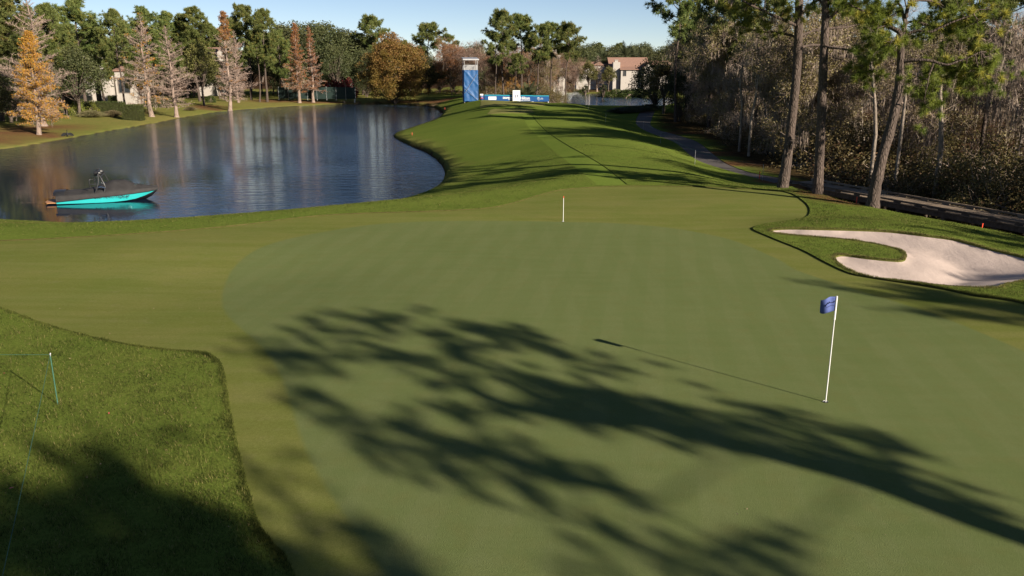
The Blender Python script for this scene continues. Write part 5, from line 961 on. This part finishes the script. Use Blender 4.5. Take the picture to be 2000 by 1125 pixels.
b = MB(); b.add([(-HW-.25, -HW-.3, 8.45), (HW+.25, -HW-.3, 8.45), (HW+.25, HW+.3, 8.8), (-HW-.25, HW+.3, 8.8), (-HW-.25, -HW-.3, 8.62), (HW+.25, -HW-.3, 8.62), (HW+.25, HW+.3, 8.97), (-HW-.25, HW+.3, 8.97)], [(0, 3, 2, 1), (4, 5, 6, 7), (0, 1, 5, 4), (1, 2, 6, 5), (2, 3, 7, 6), (3, 0, 4, 7)]); b.box((-HW-.3, -HW-.36, 8.36), (HW+.3, -HW-.31, 8.60)); child(b, 'roof', 'steel', tw)
# ---- banners
YB = 175.; x0 = (947.5-1000)/F*YB; x1 = (1070.5-1000)/F*YB; bw_ = (x1-x0)/4
labs = ['blue banner board with white sponsor panel, leftmost behind the tee', 'blue banner board with bold white capitals left of the number sign', 'blue banner board with white serif-like name right of the number sign', 'blue banner board with small white emblem, rightmost behind the tee']
for i in range(4):
    xc = x0+bw_*(i+.5); z = zat(0, YB)-.05*i; t = thing('banner_board', (xc, YB, z+.02), labs[i], 'banner', 'sponsor boards behind the tee')
    b = MB(); b.box((-bw_/2+.006, -.03, .16), (bw_/2-.006, .03, 1.22)); p = child(b, 'panel', 'navy', t)
    b = MB(); b.box((-bw_/2+.006, -.035, 1.222), (bw_/2-.006, .035, 1.40)); child(b, 'top_band', 'cyan', t)
    for s in (-1, 1): child(MB().box((s*(bw_/2-.14)-.07, -.16, -.12), (s*(bw_/2-.14)+.07, .16, .158)), 'foot', 'white', t)
    def put(me, x, z, sc=1): o = link('lettering', me, p, (x, -.036, z)); o.rotation_euler = (math.pi/2, 0, 0); o.scale = (sc, sc, 1); return o
    if i == 0:
        q = child(MB().box((-.85, -.04, .36), (.80, -.031, 1.02)), 'sponsor_panel', 'white', p); o = link('lettering', text_mesh('I O A', .50, 'greyink', .003), p, (0, -.045, .70)); o.rotation_euler = (math.pi/2, 0, 0)
    if i == 1: put(text_mesh('DIAMOND', .52, 'white', .003, 0, .95, .022), 0, .78); put(text_mesh('RESORTS', .20, 'white', .003, 0, 1, .006), .35, .46)
    if i == 2: put(text_mesh('Hilton', .80, 'white', .003, 0, 1, .014), .05, .80); put(text_mesh('GRAND VACATIONS', .235, 'white', .003, 0, 1, .008), 0, .38)
    if i == 3:
        b = MB(); b.tube([(-.55+.22*math.cos(a), -.04, .78+.22*math.sin(a)) for a in np.linspace(.2, 4.2, 14)], .035, 5); b.tube([(-.5, -.04, .95), (-.42, -.04, .6), (-.46, -.04, .38)], .05, 5); child(b, 'emblem', 'white', p); put(text_mesh('LPGA', .24, 'white', .003, .2, 1, .006), .15, .70); put(text_mesh('TOUR', .14, 'white', .003), .1, .92)
xs = (1008.5-1000)/F*(YB-.6); zs_ = zat(xs, YB-.6); t = thing('number_sign', (xs, YB-.6, zs_), 'white upright tee sign with number 17 between the blue banners', 'sign')
b = MB(); b.box((-.77, -.03, .22), (.77, .03, 2.36)); p = child(b, 'panel', 'white', t)
for s in (-1, 1): child(MB().box((s*.70-.05, -.04, -.1), (s*.70+.05, .04, .218)), 'leg', 'white', t)
def put(txt, sz, z, mat, bold=0, x=0): o = link('lettering', text_mesh(txt, sz, mat, .003, 0, 1, bold), p, (x, -.036, z)); o.rotation_euler = (math.pi/2, 0, 0)
put('17', .80, 1.12, 'navyink', .03)
b = MB(); b.box((-.42, -.036, 1.98), (.42, -.0305, 2.05)); b.box((-.34, -.036, 1.86), (.34, -.0305, 1.91)); b.box((-.5, -.036, .62), (.1, -.0305, .66)); b.box((-.5, -.036, .50), (.35, -.0305, .54)); child(b, 'print', 'skyink', p)
gx = (943-1000)/F*174; gz = zat(gx, 172.5); t = thing('litter_bin', (gx, 172.5, gz), 'round blue and red printed bin with white top left of the banners', 'bin')
b = MB(); b.tube([(0, 0, 0), (0, 0, .06), (0, 0, .85), (0, 0, .9)], [.33, .36, .38, .36], 16, 0, True); p = child(b, 'barrel', 'navy', t, True)
b = MB(); b.tube([(.37*math.cos(a), .37*math.sin(a), .35+.12*math.sin(a*3)) for a in np.linspace(-2.4, -.8, 10)], .06, 5); child(b, 'print', 'redp', p); b = MB(); b.tube([(.38*math.cos(a), .38*math.sin(a), .62) for a in np.linspace(-2.5, -1.2, 10)], .05, 5); child(b, 'print', 'skyink', p)
b = MB(); b.box((-.34, -.2, .92), (.3, .2, 1.22)); child(b, 'box_top', 'white', t)
# ---- fountain in the far pond
g = np.array([(1107-1000)/F*206, 206, WZ]); t = thing('pond_fountain', g, 'fountain throwing a V of white spray at the far pond', 'fountain')
b = MB(); b.tube([(0, 0, -.3), (0, 0, .25)], .22, 10, 0, True); b.tube([(0, 0, .25), (0, 0, .45)], .06, 8, 0, True); child(b, 'nozzle', 'blacks', t)
r = rng(88); N = 13000; az = r.uniform(0, 2*math.pi, N); tt = r.uniform(0, 1, N)**.8*1.55; el = math.radians(57)+r.normal(size=N)*.035; sp_ = 8.2*(1+r.normal(size=N)*.03); rr = sp_*np.cos(el)*tt*.62; zz = .45+sp_*np.sin(el)*tt*.9-4.4*tt**2*.9+r.normal(size=N)*.02
c = np.column_stack([rr*np.cos(az), rr*np.sin(az), zz])+r.normal(size=(N, 3))*(.02+.10*tt[:, None]); c = c[c[:, 2] > 0]; s = .045; d1 = rdir(r, len(c))*s; d2 = rdir(r, len(c))*s
b = MB(); b.tris(c, c+d1, c+d2); tag(child(b, 'spray', 'spray', t), kind='stuff')
# ---- birds
g = G(132, 267); t = thing('bird', g, 'black water bird drying its spread wings on the left bank', 'bird', None, .3)
b = MB()
rings = [((0, 0, .02), .02), ((0, .02, .1), .10), ((0, .02, .28), .14), ((0, 0, .46), .10), ((0, -.03, .6), .05), ((.02, -.05, .78), .035), ((.04, -.08, .88), .045), ((.08, -.14, .90), .03), ((.16, -.24, .89), .006)]
b.tube([q[0] for q in rings], [q[1] for q in rings], 8, 0, True)
for s in (-1, 1):
    up = np.array([(s*.08, 0, .46), (s*.35, .02, .56), (s*.62, .04, .42), (s*.78, .05, .20)]); lo = np.array([(s*.08, .03, .22), (s*.30, .06, .14), (s*.55, .07, .08), (s*.72, .07, .06)]); mid = (up+lo)/2+np.array([0, .05, 0]); b.loft([np.vstack([up, ])+np.array([0, 0, 0]), mid, lo]); b.loft([lo, mid+np.array([0, -.04, 0]), up])
for s in (-1, 1): b.tube([(s*.05, 0, .12), (s*.06, 0, 0), (s*.06, -.08, .01)], .014, 4, 0, True)
b.tube([(0, .06, .15), (0, .2, .04)], [.06, .03], 5, 0, True); child(b, 'body', 'feather', t, True)
g = np.array([(1223-1000)/F*272, 272., 0]); g[2] = max(zat(g[0], g[1]), WZ); t = thing('bird', g, 'white egret standing at the edge of the far pond', 'bird')
b = MB(); b.tube([(.3, 0, .55), (.12, 0, .62), (-.12, 0, .72), (-.22, 0, .85), (-.12, 0, 1.0), (-.18, 0, 1.14), (-.28, 0, 1.17), (-.42, 0, 1.15)], [.03, .14, .13, .06, .045, .05, .04, .005], 8, 0, True)
for s in (-1, 1): b.tube([(.02, s*.05, .5), (.0, s*.05, 0)], .018, 5, 0, True)
child(b, 'body', 'wfeather', t, True)
# ---- houses
def window(parent, x, y, z, w, h, ny=-1, arch=False):
    f = MB(); t = .09
    f.box((-w/2-t, -.05, -t), (-w/2, .05, h+t)); f.box((w/2, -.05, -t), (w/2+t, .05, h+t)); f.box((-w/2, -.05, h), (w/2, .05, h+t)); f.box((-w/2, -.05, -t), (w/2, .05, 0)); f.box((-.03, -.03, 0), (.03, .03, h))
    o = child(f, 'window', 'frame', parent); o.location = (x, y-.02, z); child(MB().box((-w/2, -.012, 0), (-.031, .012, h)).box((.031, -.012, 0), (w/2, .012, h)), 'pane', 'glass', o); return o
def gable(b, x0, x1, y0, y1, ze, zr, along='x', ov=.5, th=.22):
    """pitched roof with thickness; ridge along x or y"""
    if along == 'x':
        ym = (y0+y1)/2; k = (zr-ze)/(ym-y0); q = lambda y, z: [(x0-ov, y, z), (x1+ov, y, z)]
        A = np.array([q(y0-ov, ze-k*ov), q(ym, zr), q(y1+ov, ze-k*ov)])
    else:
        xm = (x0+x1)/2; k = (zr-ze)/(xm-x0); q = lambda x, z: [(x, y0-ov, z), (x, y1+ov, z)]
        A = np.array([q(x0-ov, ze-k*ov), q(xm, zr), q(x1+ov, ze-k*ov)])
    for i in (0, 1):
        a, c, d, e = A[i][0], A[i][1], A[i+1][1], A[i+1][0]; up = np.array([0, 0, th]); b.add([a, c, d, e, a+up, c+up, d+up, e+up], [(0, 3, 2, 1), (4, 5, 6, 7), (0, 1, 5, 4), (1, 2, 6, 5), (2, 3, 7, 6), (3, 0, 4, 7)])
def gwall(b, x0, x1, y0, y1, z0, ze, zr, along='x'):
    b.box((x0, y0, z0), (x1, y1, ze))
    if along == 'x':
        ym = (y0+y1)/2; b.add([(x0, y0, ze), (x0, y1, ze), (x0, ym, zr), (x1, y0, ze), (x1, y1, ze), (x1, ym, zr)], [(0, 1, 2), (3, 5, 4), (0, 2, 5, 3), (1, 4, 5, 2)][:2]) if False else b.add([(x0, y0, ze), (x0, y1, ze), (x0, ym, zr)], [(0, 1, 2)]).add([(x1, y0, ze), (x1, y1, ze), (x1, ym, zr)], [(0, 1, 2)])
    else:
        xm = (x0+x1)/2; b.add([(x0, y0, ze), (x1, y0, ze), (xm, y0, zr)], [(0, 1, 2)]).add([(x0, y1, ze), (x1, y1, ze), (xm, y1, zr)], [(0, 1, 2)])
def archwall(b, x0, x1, z0, z1, y0, y1, aw, ah, xc):
    """front wall with a round-headed opening"""
    r = aw/2; zs = ah-r; b.box((x0, y0, z0), (xc-r, y1, z1)); b.box((xc+r, y0, z0), (x1, y1, z1)); n = 8; a = np.linspace(math.pi, 0, n+1)
    for i in range(n):
        p, q = (xc+r*math.cos(a[i]), zs+r*math.sin(a[i])), (xc+r*math.cos(a[i+1]), zs+r*math.sin(a[i+1]))
        v = [(p[0], y0, p[1]), (q[0], y0, q[1]), (q[0], y0, z1), (p[0], y0, z1), (p[0], y1, p[1]), (q[0], y1, q[1]), (q[0], y1, z1), (p[0], y1, z1)]; b.add(v, [(0, 1, 2, 3), (7, 6, 5, 4), (0, 4, 5, 1), (3, 2, 6, 7)])
# villa with tiled roof beyond the far pond
Yv = 330.; s = Yv/F; X = lambda px: (px-1000)*s; Z = lambda py: 6.7+(130-py)*s*1.0
t = thing('villa', (X(1222), Yv, -1.6), 'white villa with terracotta tiled roofs beyond the far pond', 'house'); ox = X(1222)
def vx(px): return X(px)-ox
def vz(py): return Z(py)+1.6
b = MB(); gwall(b, vx(1188), vx(1256), 2, 14, -.5, vz(128), vz(114.5)); gwall(b, vx(1204), vx(1246), -3, 1.99, -.5, vz(136), vz(136)); gwall(b, vx(1190), vx(1203), -1.5, 1.98, -.5, vz(122), vz(122)); gwall(b, vx(1246.2), vx(1263), -5, 1.97, -.5, vz(131), vz(123.5), 'y')
archwall(b, vx(1263.2), vx(1277), -.5, vz(137), -6, 1.5, 2.2, 5.6, vx(1269)); b.box((vx(1277.2), -4, -.5), (vx(1300), 4, vz(140))); child(b, 'wall', 'stucco', t)
b = MB(); gable(b, vx(1188), vx(1256), 2, 14, vz(128), vz(114), 'x', .9); r1 = child(b, 'roof', 'tiles', t)
b = MB(); b.add([(vx(1202), -3.7, vz(136)), (vx(1247), -3.7, vz(136)), (vx(1247), 3, vz(128.5)), (vx(1202), 3, vz(128.5)), (vx(1202), -3.7, vz(135)), (vx(1247), -3.7, vz(135)), (vx(1247), 3, vz(127.5)), (vx(1202), 3, vz(127.5))], [(0, 3, 2, 1), (4, 5, 6, 7), (0, 1, 5, 4), (1, 2, 6, 5), (2, 3, 7, 6), (3, 0, 4, 7)]); child(b, 'roof', 'tiles', t)
b = MB(); gable(b, vx(1246.2), vx(1263), -5, 8, vz(131), vz(123), 'y', .5); child(b, 'roof', 'tiles', t)
b = MB(); gable(b, vx(1258), vx(1300), 4, 12, vz(126), vz(120), 'x', .5); child(b, 'roof', 'tiles', t)
b = MB(); b.box((vx(1193), -1.0, vz(122)), (vx(1199), .2, vz(118.5))); b.box((vx(1192.4), -1.2, vz(118.4)), (vx(1199.6), .4, vz(117.6))); child(b, 'chimney', 'stucco', r1)
window(t, vx(1211), -3.05, vz(147), 1.1, 2.0); window(t, vx(1254.5), -5.05, vz(152), 1.2, 2.0); window(t, vx(1238), -3.05, vz(147), 1.1, 2.0); child(MB().box((vx(1263.4), -2, -.4), (vx(1276.5), -1.8, vz(138))), 'shaded_porch_wall', 'stuccog', t)
t = thing('garden_house', (X(1163), Yv+6, -1.6), 'low pink-roofed house half hidden behind the bare cypress', 'house'); b = MB(); gwall(b, -8, 8, 0, 8, -.5, vz(127), vz(123)); child(b, 'wall', 'stucco', t); b = MB(); gable(b, -8, 8, 0, 8, vz(127), vz(122), 'x', .7); child(b, 'roof', 'tiles', t); window(t, -3, -.05, 4, 1.6, 1.8); window(t, 3, -.05, 4, 1.6, 1.8)
# house behind the tee pines
Ym = 262.; s = Ym/F; t = thing('house', (X(1083), Ym, -1.6), 'cream three-storey house hidden behind the pines right of the tee', 'house'); b = MB(); w2 = 16*s
b.box((-w2, 0, -.5), (w2*.45, 10, vz(112))); b.box((w2*.451, 1, -.5), (w2*1.2, 9, vz(130))); b.box((-w2-.3, -.3, vz(112)), (w2*.45+.3, 10.3, vz(109))); b.box((-w2*.7, 2, vz(109)), (w2*.1, 8, vz(101))); b.box((-w2*.7-.4, 1.6, vz(101)), (w2*.1+.4, 8.4, vz(99))); child(b, 'wall', 'stucco', t)
for i in range(3):
    for j in range(2): window(t, -w2*.75+i*w2*.45, -.04, vz(125+17*j), 1.2, 1.9)
b = MB()
for i in range(5): b.tube([(-w2*.9+i*w2*.3, -1.6, -.4), (-w2*.9+i*w2*.3, -1.6, vz(128))], .16, 8)
b.box((-w2, -1.9, vz(128)), (w2*.4, -.31, vz(126.5))); child(b, 'balcony', 'stucco', t); b = MB(); gable(b, w2*.451, w2*1.2, 1, 9, vz(130), vz(125), 'x', .5); child(b, 'roof', 'tiles', t)
# white house on the left bank
Yl = 187.; s = Yl/F; gz = -1.25; t = thing('house', (X(225), Yl, gz), 'white stucco house with arch and roof terrace on the left bank', 'house'); ox = X(225)
def lx(px): return (px-225)*s
def lz(py): return 6.7+(130-py)*s-gz
b = MB(); archwall(b, lx(165), lx(224), -.4, lz(139), 0, .5, 2.6, lz(158), lx(213)); b.box((lx(165), .51, -.4), (lx(205), 9, lz(139))); b.box((lx(206), 3, -.4), (lx(224), 9, lz(139))); b.box((lx(224.2), -1.2, -.4), (lx(241), 8, lz(147))); b.box((lx(246), .6, -.4), (lx(275), 10, lz(138))); b.box((lx(241.2), 1.2, -.4), (lx(245.8), 9, lz(137)))
b.box((lx(165), 0.02, lz(138.8)), (lx(236), .4, lz(119))); b.box((lx(158), 3, lz(138.8)), (lx(200), 10, lz(113))); child(b, 'wall', 'stucco', t)
b = MB(); b.add([(lx(221), -2, lz(147.5)), (lx(243), -2, lz(147.5)), (lx(241), 2.5, lz(140)), (lx(224), 2.5, lz(140)), (lx(221), -2, lz(146)), (lx(243), -2, lz(146)), (lx(241), 2.5, lz(138.5)), (lx(224), 2.5, lz(138.5))], [(0, 3, 2, 1), (4, 5, 6, 7), (0, 1, 5, 4), (1, 2, 6, 5), (2, 3, 7, 6), (3, 0, 4, 7)]); child(b, 'porch_roof', 'darkroof', t)
b = MB(); gable(b, lx(246), lx(275), .6, 10, lz(138), lz(131), 'x', .4); child(b, 'roof', 'tiles', t); child(MB().box((lx(187), 1.0, lz(119)), (lx(191.5), 1.5, lz(106))), 'chimney', 'stucco', t)
window(t, lx(262), .55, lz(178), 2.4, 3.2); window(t, lx(178), -.05, lz(160), 1.2, 1.8); child(MB().box((lx(207), 2.7, -.4), (lx(223), 2.99, lz(140))), 'shaded_recess', 'stuccog', t)
def small_house(px0, px1, Y, pe, pr, label, wall='stucco', roof='tiles', along='x', wins=((.3, .4), (.7, .4)), z0=-1.3, depth=9):
    s = Y/F; xc = (px0+px1)/2; w = (px1-px0)*s/2; t = thing('house', (X0(xc, Y), Y, z0), label, 'house'); ze = 6.7+(130-pe)*s-z0; zr = 6.7+(130-pr)*s-z0
    b = MB(); gwall(b, -w, w, 0, depth, -.5, ze, zr, along); child(b, 'wall', wall, t); b = MB(); gable(b, -w, w, 0, depth, ze, zr, along, .6); child(b, 'roof', roof, t)
    for u, v in wins: window(t, -w+2*w*u, -.05, ze*v, 1.3, min(2., ze*.3))
    return t
def X0(px, Y): return (px-1000)/F*Y
small_house(404, 440, 240, 106, 96, 'white house with tiled roof glimpsed behind the orange-tipped cypress', wins=((.2, .7), (.35, .7), (.6, .7), (.3, .35), (.7, .35)))
small_house(646, 690, 256, 118, 99, 'white house with grey gable seen left of the huge round cypress', 'stucco', 'darkroof', 'y', ((.35, .62), (.7, .6), (.5, .3)))
small_house(612, 668, 250, 140, 131, 'low white wing before the grey gabled house', 'stucco', 'darkroof', 'x', ((.2, .5), (.5, .5), (.8, .5)))
small_house(-30, 45, 166, 112, 98, 'white house glimpsed at the far left behind the pines', wins=((.3, .6), (.6, .6), (.85, .6), (.5, .3)))
# garden walls, fences
b = MB(); a0 = X0(630, 232); a1 = X0(700, 232); b.box((a0, 231.9, -1.6), (a1, 232.2, .9)); b.box((a0-.1, 231.8, .9), (a1+.1, 232.3, 1.05)); o = b.obj('garden_wall', 'stucco'); tag(o, 'low white garden wall behind the dark windscreen fence', 'wall')
Yf = 214.; t = thing('windscreen_fence', (X0(628, Yf), Yf, -1.3), 'dark green windscreen fence along the far lawn', 'fence'); w0 = X0(556, Yf)-X0(628, Yf); w1 = X0(702, Yf)-X0(628, Yf); k = 8; pm = MB(); cyl(pm, (0, 0), .05, -.3, 3.1, 8); pm = pm.mesh('post', 'steel')
for i in range(k+1): link('post', pm, t, (lerp(w0, w1, i/k), .06, 0))
sm = MB(); L = (w1-w0)/k; sm.add([(x, .02*math.sin(x*3)*(z > 0), z*2.9+.05) for z in np.linspace(0, 1, 5) for x in np.linspace(.03, L-.03, 9)], [(j*9+i, j*9+i+1, (j+1)*9+i+1, (j+1)*9+i) for j in range(4) for i in range(8)]); sm = sm.mesh('screen', 'mesh', True)
for i in range(k): link('screen', sm, t, (w0+i*L, 0, 0))
# hedges
def hedge(px0, px1, Y, ptop, depth, label, dens=260, leaf='hedge'):
    s = Y/F; x0, x1 = X0(px0, Y), X0(px1, Y); xm = (x0+x1)/2; z0 = zat(xm, Y); h = 6.7+(130-ptop)*s-z0; w = (x1-x0)/2; r = rng(int(px0)); t = thing('hedge', (xm, Y, z0), label, 'hedge')
    n = int(dens*(2*w*h+2*w*depth+depth*h)); u = r.uniform(-1, 1, (n, 3)); f = r.choice(3, n, p=np.array([depth*h*2, 2*w*h*2, 2*w*depth])/(depth*h*2+4*w*h+2*w*depth)); u[f == 0, 0] = np.sign(u[f == 0, 0]); u[f == 1, 1] = np.sign(u[f == 1, 1]); u[f == 2, 2] = 1
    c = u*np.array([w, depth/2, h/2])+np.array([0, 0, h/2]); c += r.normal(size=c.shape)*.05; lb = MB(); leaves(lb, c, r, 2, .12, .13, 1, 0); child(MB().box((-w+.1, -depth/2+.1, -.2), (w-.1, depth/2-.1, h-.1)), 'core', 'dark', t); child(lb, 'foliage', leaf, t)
hedge(178, 258, 152, 195, 1.4, 'long clipped green hedge in front of the white house', 90); hedge(258, 293, 143, 201, 2.0, 'dark box hedge left of the mossy leafless cypress', 90); hedge(300, 345, 178, 190, 1.5, 'clipped hedge between the two bare cypresses', 60); hedge(232, 246, 176, 183, 1.2, 'small hedge beside the porch of the white house', 60); hedge(1235, 1285, 275, 172, 2, 'dark straight hedge on the far pond bank', 30, 'oak')
pl('grass_tuft', TUFT, 178, 229, 208, 'wide clump of pale ornamental grass beside the oak trunk', 'grass', wide=1.35); pl('grass_tuft', TUFT, 221, 228, 208, 'rounded clump of pale ornamental grass in front of the hedge', 'grass', wide=1.1); pl('grass_tuft', TUFT, 372, 216, 204, 'small pale grass clump right of the bare pinkish cypress', 'grass', wide=1.1)
pl('round_shrub', BALL, 411, 200, 183, 'clipped ball-shaped green shrub on the left bank', 'shrub', wide=1.15); pl('flower_bush', YEL, 603, 193, 184, 'small yellow flowering bush between the rust cypresses', 'bush', wide=1.3); pl('red_shrub', REDS, 648, 0, 156, 'dark red shrub above the windscreen fence, the left one', 'shrub', Y=228); pl('red_shrub', REDS, 668, 0, 154, 'dark red shrub above the windscreen fence, the right one', 'shrub', Y=229, wide=1.1); pl('lime_shrub', LIME, 140, 0, 192, 'bright lime green shrub behind the dark oak', 'shrub', Y=146, wide=.7); pl('lime_shrub', LIME, 170, 0, 194, 'smaller lime green shrub right of the oak trunk', 'shrub', Y=150, wide=.6)
# bank plants at the head of the pond
for i, (x, y, tp) in enumerate([(700, 205, 196), (720, 206, 198), (735, 206, 196), (815, 207, 198), (835, 208, 200), (848, 208, 201), (800, 206, 199)]): pl('bank_bush', SHR[[0, 3, 1][i % 3]], x, y-1, tp, 'low bush at the water edge around the huge round cypress', 'bush', 'bushes at the head of the pond', 1.5, seed=i)

# ------------------------------------------------------------------ grass blades on the rough
def blades():
    r = rng(900); polys = [POLY[k] for k in ('fringe', 'sand', 'path', 'walk', 'tee_front', 'tee_back')]
    def ok(x, y):
        m = ~inpoly(x, y, SHORE) & ~inpoly(x, y, EDGE)
        for p in polys: m &= ~inpoly(x, y, p)
        return m
    def scatter(n, x0, x1, y0, y1, dref, pw):
        x = r.uniform(x0, x1, n); y = r.uniform(y0, y1, n); d = np.hypot(x, y); k = (r.random(n) < np.minimum(1, (dref/d)**pw)) & (np.abs(x) < y*.72+3); x, y = x[k], y[k]; k = ok(x, y); return x[k], y[k]
    def emit(b, x, y, hgt, w, tan=.05):
        n = len(x); z = hz(x, y)-.01; p = np.column_stack([x, y, z]); d = unit(np.column_stack([r.normal(size=(n, 2))*.45+np.array([-.05, .1]), np.ones(n)])); h_ = hgt*r.uniform(.5, 1.2, (n, 1))*(.85+.35*np.sin(x*5.1+2*np.sin(y*3.3))*np.sin(y*4.7+x*1.9))[:, None]; s_ = perp(d, r)*w*.5
        pt = .42+.2*np.sin(x*1.7+np.sin(y*1.1)*1.5)*np.sin(y*1.4+x*.3)+.22*np.sin(x*23+np.sin(y*17)*2)*np.sin(y*19+x*7)+r.normal(size=n)*.26; b.tris(p-s_, p+s_, p+d*h_, 0, np.clip(pt, 0, 1), (r.random(n) < tan).astype(float))
    def edge(b, poly, ymax, hgt, w, n, tan=0):
        """longer ragged blades along a mown or sand edge"""
        i = r.integers(0, len(poly), n*2); t = r.random(n*2)[:, None]; q = lerp(poly[i], poly[(i+1) % len(poly)], t)+r.normal(size=(n*2, 2))*.07; q = q[(q[:, 1] < ymax) & (q[:, 1] > 6)]; m = ok(q[:, 0], q[:, 1]); q = q[m]
        emit(b, q[:, 0], q[:, 1], hgt, w, tan)
    b = MB(); emit(b, *scatter(560000, -20, 0, 7.5, 25, 12, 1.2), .075, .011); edge(b, POLY['fringe'], 26, .075, .011, 60000); emit(b, *scatter(26000, -20, 0, 7.5, 25, 12, 1.2), .10, .011, .08); tag(b.obj('grass_blades', 'blade'), 'short green grass blades of the near left rough', 'grass', None, 'stuff')
    b = MB(); emit(b, *scatter(360000, 9, 26, 19, 50, 26, 1.5), .07, .016); edge(b, POLY['sand'], 60, .085, .014, 20000, .4); tag(b.obj('grass_blades', 'blade'), 'green grass blades of the rough around the bunker', 'grass', None, 'stuff')
    b = MB(); emit(b, *scatter(340000, -34, 16, 33, 72, 42, 1.5), .055, .022); tag(b.obj('grass_blades', 'blade'), 'grass blades on the bank and fairway behind the green', 'grass', None, 'stuff')
blades()
# ------------------------------------------------------------------ small litter on the turf
r_ = rng(950)
lm = []
for q in range(3):
    b = MB(); b.add([(-.03, 0, .006), (0, -.014, .016), (.032, 0, .008), (0, .015, .02)], [(0, 1, 2), (0, 2, 3)]); lm.append((b.mesh('leaf', 'dryleaf'), None))
pk = MB().add([(-.04, 0, .02), (0, -.02, .05), (.045, .01, .07), (0, .02, .04)], [(0, 1, 2), (0, 2, 3)]).mesh('petal', 'pink')
for i, (x, y, lab) in enumerate([(22, 960, 'pink petal lying in the shaded near left rough'), (213, 812, 'small pink petal in the middle of the near left rough'), (10, 733, 'dark pink petal at the left edge of the rough')]):
    g = G(x, y); o = link('petal', pk, None, (g[0], g[1], g[2]+.03)); o.rotation_euler = (.2, .3, i*2.); o.scale = (1, 1, 1) if i == 0 else (.6,)*3; tag(o, lab, 'petal')
for i, (x, y) in enumerate([(447, 1032), (137, 703), (383, 800), (148, 908), (197, 910), (170, 936), (126, 640), (215, 654), (490, 436), (468, 452), (395, 472), (168, 508), (20, 541), (420, 566), (390, 604), (300, 600), (116, 600), (750, 436), (1520, 460), (1440, 1000), (1460, 990), (1730, 1040), (640, 420)]):
    g = G(x, y); o = link('fallen_leaf', lm[i % 3][0], None, (g[0], g[1], g[2]+(.03 if x < 500 and y > 600 else -.04))); o.rotation_euler = (r_.uniform(-.3, .3), r_.uniform(-.3, .3), r_.uniform(0, 6)); o.scale = (r_.uniform(.4, .8),)*3; tag(o, 'small dry leaf lying on the short turf' if not (x < 500 and y > 600) else 'small dry leaf caught in the near left rough', 'leaf', 'leaves on the turf' if not (x < 500 and y > 600) else 'leaves in the near rough')
